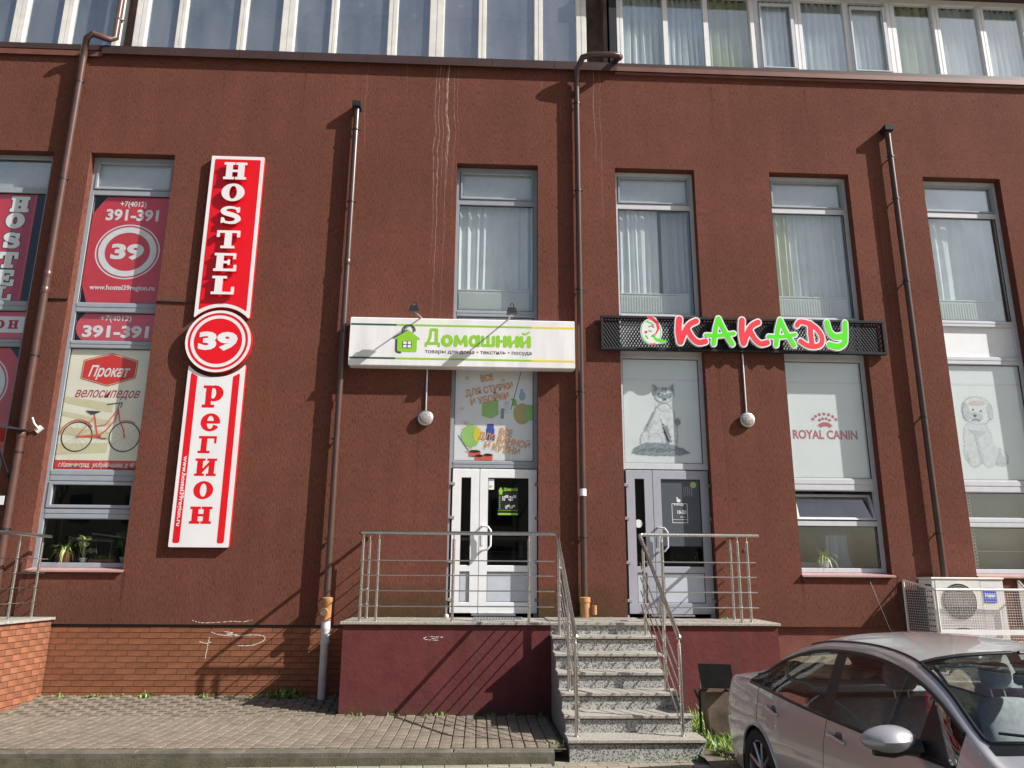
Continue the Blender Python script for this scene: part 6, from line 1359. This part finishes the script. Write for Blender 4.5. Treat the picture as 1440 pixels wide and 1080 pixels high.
ybf = [.93, .925, .925, .93, .935, .94, .94, .94, .94, .94, .935, .925, .91, .88, .86, .86, .86]
zarch = [.745, .88, .95, .985, 1.045, 1.19, 1.295, 1.335, 1.335, 1.285, 1.175, 1.01, .905, .835, .735, .635, .56]
yarch = [.52, .62, .68, .72, .735, .70, .665, .65, .65, .665, .69, .735, .75, .70, .62, .53, .40]
zrail = [.755, .89, .96, 1.005, 1.10, 1.255, 1.36, 1.395, 1.395, 1.345, 1.225, 1.04, .90, .84, .745, .64, .565]
yrail = [.46, .56, .61, .64, .655, .625, .59, .575, .575, .59, .625, .68, .69, .62, .52, .45, .34]
zcen = [.76, .90, .985, 1.04, 1.175, 1.335, 1.435, 1.468, 1.462, 1.415, 1.27, 1.07, .945, .89, .80, .68, .58]
xo7 = [-.02, -.02, -.02, -.02, -.02, -.01, 0, 0, .02, .05, .10, .14, .13, .08, .05, .04, .03]
xo8 = [-.04, -.04, -.04, -.04, -.05, -.03, 0, 0, .03, .08, .17, .23, .22, .14, .10, .08, .06]
def row_points(i):
    x, w_ = XS[i], yw[i]; zb_ = zbelt[i]
    zs = [.20, .36, .56, .74]; f = [.93, .975, 1.0, .985]
    P = [(x, w_*f[k], min(zs[k], zb_-.04*(4-k)*.6)) for k in range(4)]
    if i in (0, 16): P = [(x+(.06 if i == 0 else -.06)*(1-k/4)*0, w_*f[k], P[k][2]) for k in range(4)]
    P.append((x, w_*ybf[i], zb_)); P.append((x, yarch[i], zarch[i])); P.append((x, yrail[i], zrail[i]))
    P.append((x+xo7[i], yrail[i]*.6, zrail[i]+(zcen[i]-zrail[i])*.72)); P.append((x+xo8[i], 0, zcen[i])); return P
CT = np.array([row_points(i) for i in range(17)])           # 17 x 9 x 3
def cr(P, t):   # Catmull-Rom through control rows, non-uniform tangents by central difference
    n = len(P); i = min(int(t), n-2); u = t-i; p0 = P[max(i-1, 0)]; p1 = P[i]; p2 = P[i+1]; p3 = P[min(i+2, n-1)]
    d1 = (p2-p0)*.5; d2 = (p3-p1)*.5; l = np.linalg.norm(p2-p1)+1e-9
    for d in (d1, d2):
        m_ = np.linalg.norm(d)+1e-9
        if m_ > 1.2*l: d *= 1.2*l/m_
    h = u*u
    return p1*(1-3*h+2*h*u)+p2*(3*h-2*h*u)+d1*(u-2*h+h*u)+d2*(h*u-h)
NU, NV = 6, 5
us = [i+k/NU for i in range(16) for k in range(NU)]+[16.0]; vs_ = [j+k/NV for j in range(8) for k in range(NV)]+[8.0]
def surf(u, v):
    R_ = np.array([cr(CT[:, j], u) for j in range(9)]); return cr(R_, v)
GRID = np.array([[surf(u, v) for v in vs_] for u in us])     # dense half body
AX = (.94, 3.62); AR = .345; AZ = .315
def carv(p, side): return (p[0]-2.3, p[1]*side, p[2])
def car_build(name, faces_test, m, parent, smooth=True, off=0.0, mirror_center=True):
    """collect grid quads of both sides passing the test into one mesh"""
    idx = {}; V = []; F = []
    for side in (-1, 1):
        for i in range(len(us)-1):
            for j in range(len(vs_)-1):
                if not faces_test((us[i]+us[i+1])/2, (vs_[j]+vs_[j+1])/2, side, i, j): continue
                q = []
                for a, b in ((i, j), (i+1, j), (i+1, j+1), (i, j+1)):
                    s_ = 0 if b == len(vs_)-1 else side; k = (a, b, s_)
                    if k not in idx:
                        p = GRID[a, b].copy()
                        if (a, b) in RIM:      # vertices between removed and kept quads sit on the arch circle
                            ax = min(AX, key=lambda q: abs(q-p[0])); d = math.hypot(p[0]-ax, p[2]-AZ); p[0] = ax+(p[0]-ax)*AR/d; p[2] = AZ+(p[2]-AZ)*AR/d
                        idx[k] = len(V); V.append(carv(p, side if s_ else 0))
                    q.append(idx[k])
                F.append(tuple(q) if side == -1 else tuple(q[::-1]))
    mb = MB(); mb.add(V, F); o = mb.build(name, m, parent, smooth, local=True, fixn=False); return o
def in_arch(i, j):
    c = (GRID[i, j]+GRID[i+1, j]+GRID[i+1, j+1]+GRID[i, j+1])/4
    return j < 3.2*NV and any(math.hypot(c[0]-ax, c[2]-AZ) < AR for ax in AX)
RIM = set()
for i in range(len(us)-1):
    for j in range(int(3.2*NV)):
        if in_arch(i, j): RIM |= {(i, j), (i+1, j), (i, j+1), (i+1, j+1)}
RIM = {(a, b) for a, b in RIM if any(0 <= i < len(us)-1 and 0 <= j and not in_arch(i, j) for i in (a-1, a) for j in (b-1, b))}
def xat(u): i = min(int(u), 15); return XS[i]+(XS[i+1]-XS[i])*(u-i)
def is_side_glass(u, v): x = xat(u); return 4 < v < 5 and .74 < x < 3.30
def bdiv(u, v): return .97 < xat(u) < 1.035
def bmain(u, v): return 1.93 < xat(u) < 2.07
def bpill(u, v): return bdiv(u, v) or bmain(u, v)
def is_ws(u, v): return v > 6 and 2.76 < xat(u) < 3.40
def is_rw(u, v): return v > 6 and .55 < xat(u) < 1.40
NOTB = lambda u, v, s, i, j: not (is_side_glass(u, v) or is_ws(u, v) or is_rw(u, v) or in_arch(i, j) or u < .9 and 2.6 < v < 4.4 or u > 14.3 and 2.6 < v < 4.6)
body = car_build('body', NOTB, PAINT, car)
car_build('side_window', lambda u, v, s, i, j: s == -1 and is_side_glass(u, v) and not bpill(u, v) and xat(u) < 2.0, CARG, car)
car_build('side_window', lambda u, v, s, i, j: s == -1 and is_side_glass(u, v) and not bpill(u, v) and xat(u) >= 2.0, CARG, car)
car_build('side_window', lambda u, v, s, i, j: s == 1 and is_side_glass(u, v) and not bpill(u, v) and xat(u) < 2.0, CARG, car)
car_build('side_window', lambda u, v, s, i, j: s == 1 and is_side_glass(u, v) and not bpill(u, v) and xat(u) >= 2.0, CARG, car)
for sd in (-1, 1):
    car_build('pillar', lambda u, v, s, i, j: s == sd and is_side_glass(u, v) and bmain(u, v), TRIM, car)
    car_build('window_divider', lambda u, v, s, i, j: s == sd and is_side_glass(u, v) and bdiv(u, v), TRIM, car)
car_build('windscreen', lambda u, v, s, i, j: is_ws(u, v), WSG, car)
car_build('rear_window', lambda u, v, s, i, j: is_rw(u, v), CARG, car)
def gp(x, v, side, out=0.0):     # point on the body surface at station x, row v
    u = 0
    for i in range(16):
        if XS[i] <= x <= XS[i+1]: u = i+(x-XS[i])/(XS[i+1]-XS[i]); break
    p = surf(u, v); e = surf(min(u+.05, 16), v)-surf(max(u-.05, 0), v); f_ = surf(u, min(v+.1, 8))-surf(u, max(v-.1, 0)); n_ = np.cross(e, f_); n_ = n_/(np.linalg.norm(n_)+1e-9)
    if n_[1] < 0 and v < 6.5: n_ = -n_
    if v >= 6.5 and n_[2] < 0: n_ = -n_
    p = p+n_*out; return Vector(carv(p, side))
for side in (-1, 1):
    def ctube(name, pts, r, m, n=8, parent=car): 
        return MB().tube(pts, r, n).build(name, m, parent, True, local=True)
    xs2 = [.745+(3.29-.745)*k/40 for k in range(41)]
    ctube('window_seal', [gp(x, 4.0, side, .002) for x in xs2], .013, TRIM)
    ctube('window_seal', [gp(x, 5.0, side, .002) for x in xs2], .012, TRIM)
    ctube('roof_drip_rail', [gp(x, 6.05, side, .0005) for x in [1.45+1.31*k/24 for k in range(25)]], .008, TRIM, 6)
    # door shut lines
    ctube('shut_line', [gp(2.03-.02*t, 4.0-3.2*t, side, -.0022) for t in [k/16 for k in range(17)]], .0042, TRIM, 6)
    ctube('shut_line', [gp(.93+.30*(max(0, t-.45))**1.2+.0*t, 4.0-3.2*t, side, -.0022) for t in [k/16 for k in range(9)]], .0042, TRIM, 6)
    ctube('shut_line', [gp(3.22+.02*t, 4.0-3.3*t, side, -.0022) for t in [k/16 for k in range(17)]], .0042, TRIM, 6)
    # handles
    for hx in (1.13, 2.08):
        h0 = gp(hx, 3.42, side, .020); h1 = gp(hx+.20, 3.32, side, .020)
        mb = MB().tube([gp(hx-.005, 3.43, side, .004), h0+Vector((.02, 0, 0)), (h0+h1)/2, h1-Vector((.01, 0, 0)), gp(hx+.215, 3.31, side, .004)], [.011, .013, .013, .013, .012], 10)
        ho = mb.build('door_handle', PAINT, car, True, local=True)
        c_ = gp(hx+.12, 3.36, side, -.001); 
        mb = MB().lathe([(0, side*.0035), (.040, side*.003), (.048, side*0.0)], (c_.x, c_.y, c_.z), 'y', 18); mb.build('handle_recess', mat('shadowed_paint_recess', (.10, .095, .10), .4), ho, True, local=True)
    # mirror
    a = gp(3.02, 4.15, side, .0); mb = MB()
    cx_, cy_, cz_ = 3.0-2.3, side*1.0, .955; V = []
    nA, nB = 16, 12
    for i in range(nA+1):
        t = i/nA; x = -.0+.0; s_ = math.sin(math.pi*min(1, .04+.96*t))**.55
        yy = cy_-side*.0+side*(t-.5)*.31
        for k in range(nB):
            an = 2*math.pi*k/nB; rx = .085*s_*(1 if math.cos(an) < 0 else 1.35); rz_ = .077*s_*(.9+.1*(1-t))
            V.append((cx_+rx*math.cos(an)-.02*t, yy, cz_+rz_*math.sin(an)+.015*(1-t)))
    F = [(i*nB+k, i*nB+(k+1) % nB, (i+1)*nB+(k+1) % nB, (i+1)*nB+k) for i in range(nA) for k in range(nB)]+[tuple(range(nB)), tuple(nA*nB+k for k in range(nB))]
    mb.add(V, F); mo = mb.build('wing_mirror', mat('metallic_silver_paint', (.40, .39, .41), .36, metal=.35, var=.03, coat=.6), car, True, local=True)
    mb = MB(); mb.lathe([(0, 0), (.055, 0), (.057, .004)], (cx_-.083, cy_, cz_), 'x', 16)
    mb.build('mirror_glass', mat('mirror_glass', (.7, .7, .7), .03, metal=1), mo, True, local=True)
    MB().tube([a, Vector((cx_-.01, side*.90, cz_-.045)), Vector((cx_, cy_-side*.02, cz_-.065)), Vector((cx_, cy_+side*.09, cz_-.06))], [.05, .038, .028, .018], 10).build('mirror_foot', TRIM, mo, True, local=True)
    # black quarter panel at the mirror
    q0 = [gp(2.98, 4.03, side, .003), gp(3.26, 4.03, side, .003), gp(3.02, 4.93, side, .003)]
    MB().add(q0+[v_+Vector((0, side*.003, 0)) for v_ in q0], [(0, 1, 2), (5, 4, 3), (0, 3, 4, 1), (1, 4, 5, 2), (2, 5, 3, 0)]).build('mirror_sail', TRIM, car, local=True)
    # sill and lamps
    ctube('sill_moulding', [gp(x, .15, side, .0) for x in [1.35+1.85*k/12 for k in range(13)]], .03, TRIM)
    car_build('headlight', lambda u, v, s, i, j: s == side and u > 14.3 and 2.6 < v < 4.6, mat('lamp_lens', (.6, .62, .65), .1, metal=.5), car)
    car_build('tail_light', lambda u, v, s, i, j: s == side and u < .9 and 2.6 < v < 4.4, mat('tail_lamp_red', (.35, .01, .01), .15), car)
    for ax in AX:
        arc = []
        for k in range(17):
            t = math.pi*(k/16)*1.06-.09; X_ = ax+AR*math.cos(t); Z_ = AZ+AR*math.sin(t); best = min(range(0, 33), key=lambda q: abs(gp(X_, q/10, side).z-Z_)); p_ = gp(X_, best/10, side); arc.append(Vector((X_-2.3, p_.y+side*.001, Z_)))
        ctube('arch_lip', arc, .012, PAINT)
# windscreen seal, cowl, wipers, mirror, antenna
seal = [gp(2.765, v, -1, .001) for v in (7.9, 7.5, 7, 6.5, 6.1)]+[gp(x, 6.02, -1, .001) for x in (2.80, 2.9, 3.0, 3.1, 3.2, 3.3, 3.37)]+[gp(3.397, v, -1, .001) for v in (6.1, 6.5, 7, 7.5, 7.9)]
MB().tube(seal, .012, 8).build('windscreen_seal', TRIM, car, True, local=True)
MB().tube([Vector((p.x, -p.y, p.z)) for p in seal], .012, 8).build('windscreen_seal', TRIM, car, True, local=True)
mb = MB()
for side in (-1, 1):
    pr = None
    for v in (6.0, 6.5, 7, 7.5, 8):
        a = gp(3.41, v, side, .004); b = gp(3.47, v, side, .004)
        if pr: n0 = len(mb.v); mb.add([pr[0], a, b, pr[1]], [(0, 1, 2, 3)])
        pr = (a, b)
mb.build('cowl_grille', TRIM, car, local=True)
for (xa, va, sa, xb, vb, sb_) in ((3.45, 7.9, -1, 3.35, 6.35, -1), (3.45, 6.9, 1, 3.33, 7.8, -1)):
    MB().tube([gp(xa, va, sa, .02), gp((xa+xb)/2, (va+vb)/2, -1, .025), gp(xb, vb, sb_, .018)], .008, 6).build('wiper', TRIM, car, True, local=True)
MB().tube([gp(1.62, 7.9, -1, .0), gp(1.62, 7.9, -1, .02)+Vector((-.02, 0, 0)), gp(1.62, 7.9, -1, .02)+Vector((-.22, 0, .36))], [.010, .004, .002], 6).build('antenna', TRIM, car, True, local=True)
# wheels
for ax in AX:
    for side in (-1, 1):
        c = (ax-2.3, side*.775, .315); wh = empty('wheel', (0, 0, 0)); wh.parent = car; del_ = wh
        MB().lathe([(.225, -.095), (.29, -.10), (.312, -.075), (.316, 0), (.312, .075), (.29, .10), (.225, .095), (.225, -.095)], c, 'y', 36, caps=False).build('tyre', mat('tyre_rubber', (.018, .018, .019), .8, var=.2), wh, True, local=True)
        mb = MB().lathe([(.226, -.09*side), (.232, .085*side), (.215, .088*side), (.205, .05*side), (.20, -.08*side), (.0, -.085*side)], c, 'y', 36, caps=False)
        for k in range(9):
            t = 2*math.pi*k/9; mb.tube([(c[0]+.03*math.cos(t), c[1]+side*.065, c[2]+.03*math.sin(t)), (c[0]+.212*math.cos(t), c[1]+side*.078, c[2]+.212*math.sin(t))], [.022, .014], 6)
        mb.lathe([(0, .085*side), (.045, .08*side), (.055, .05*side)], c, 'y', 18); mb.build('rim', mat('alloy_silver', (.45, .44, .44), .3, metal=.9), wh, True, local=True)
        mb = MB().lathe([(AR-.003, .09*side), (AR-.004, -.25*side), (.0, -.26*side)], c, 'y', 28, caps=False); mb.build('wheel_arch_liner', mat('arch_liner', (.01, .01, .01), .9), car, True, local=True)
# cabin
def cush(name, x0, x1, y0, y1, z0, z1, m, parent, lean=0, bev=.05):
    mb = MB().box(x0, x1, y0, y1, z0, z1, bev=bev); mb.v = [(a-lean*(c-z0), b, c) for a, b, c in mb.v]
    o = mb.build(name, m, parent, False, local=True); md = o.modifiers.new('round', 'SUBSURF'); md.levels = 1; md.render_levels = 2
    o.data.polygons.foreach_set('use_smooth', [True]*len(o.data.polygons)); return o
for y in (-.36, .36):
    s_ = cush('seat', .10, .60, y-.25, y+.25, .32, .52, CUSH, car); cush('seat_back', .02, .18, y-.25, y+.25, .50, 1.06, CUSH, s_, .30); cush('headrest', -.16, -.05, y-.13, y+.13, 1.10, 1.28, CUSH, s_, .1, .03)
    for dy in (-.05, .05): MB().tube([(-.10, y+dy, 1.03), (-.12, y+dy, 1.12)], .006, 6).build('headrest_rod', M['alu'], s_, local=True)
s_ = cush('rear_seat', -.95, -.55, -.60, .60, .35, .55, CUSH, car); cush('seat_back', -1.05, -.90, -.60, .60, .52, 1.0, CUSH, s_, .3)
mb = MB().box(.80, 1.28, -.68, .68, .62, .90, bev=.06); mb.build('dashboard', DASH, car, False, local=True)
MB().box(-1.9, 1.3, -.70, .70, .22, .30).build('cabin_floor', DASH, car, local=True); MB().box(-1.75, -1.0, -.62, .62, .92, .95).build('parcel_shelf', DASH, car, local=True)
pts = [(.70+.06*math.sin(t)*.5, .36+.18*math.cos(t), .86+.18*math.sin(t)) for t in [k*math.pi/12 for k in range(25)]]
MB().tube(pts, .014, 8).build('steering_wheel', DASH, car, True, local=True)
mb = MB().box(.66, .70, -.13, .13, 1.24, 1.31, bev=.012); mb.build('rear_view_mirror', DASH, car, local=True)
MB().tube([(.68, 0, 1.31), (.60, 0, 1.37)], .008, 6).build('mirror_stalk', DASH, car, local=True)
for y0, y1 in ((-.46, -.12), (.12, .46)): MB().box(.34, .48, y0, y1, 1.315, 1.33, bev=.006).build('sun_visor', CUSH, car, local=True)
graphic('hanging_ornament', sell(0, 0, .02, .03), (-.03, .03, -.04, .04), M['sign_white'], None, 0, .006) if 0 else None

# ------------------------------------------------------------ the other side of the street (seen only as reflections)
def bare_tree(x, y, h, seed, label):
    q = random.Random(seed); r_ = empty('bare_tree', (x, y, 0), label, 'tree'); tk = MB(); br = MB()
    def limb(p, d, L_, r, lev, mbx):
        p1 = p+d*L_*.5+Vector((q.uniform(-.1, .1), q.uniform(-.1, .1), 0))*L_*.3; p2 = p+d*L_; mbx.tube([p, p1, p2], [r, r*.8, r*.55], 5, caps=False)
        if lev >= 5: return
        for k in range(3 if lev < 3 else 3):
            nd = (d+Vector((q.uniform(-1, 1), q.uniform(-1, 1), q.uniform(-.2, .7)))*.75).normalized(); limb(p2, nd, L_*q.uniform(.6, .8), r*.5, lev+1, br)
    tk.tube([(x, y, -.1), (x, y, h*.2)], [.22, .17], 8); limb(Vector((x, y, h*.2)), Vector((0, 0, 1)), h*.22, .15, 0, tk)
    bk = mat('grey_bark', (.07, .055, .04), .9, var=.2); tk.build('trunk', bk, r_); br.build('crown', bk, r_, kind='stuff')
for k, (x, y, h) in enumerate(((-14, -26, 11), (-7, -30, 13), (2, -27, 10), (11, -33, 12), (-22, -30, 12))): bare_tree(x, y, h, 30+k, ['bare tree across the street, far left', 'tall bare tree across the street, left of centre', 'bare tree straight across the street', 'bare tree across the street, right of centre', 'bare tree across the street beyond the leftmost'][k])
ob = empty('street_building', (-6, -48, 0), 'plain beige block across the street behind the bare trees', 'building')
MB().box(-34, 24, -60, -48, -.2, 9).build('wall', mat('beige_render', (.35, .31, .25), .9), ob)
for i in range(14):
    for j in range(2): MB().box(-31+4*i, -29.4+4*i, -47.99, -47.95, 1.5+3.6*j, 3.6+3.6*j).build('window', mat('far_window', (.04, .05, .06), .1), ob)
MB().box(-34.4, 24.4, -60.4, -47.6, 9.01, 9.3).build('roof', M['ledge'], ob)
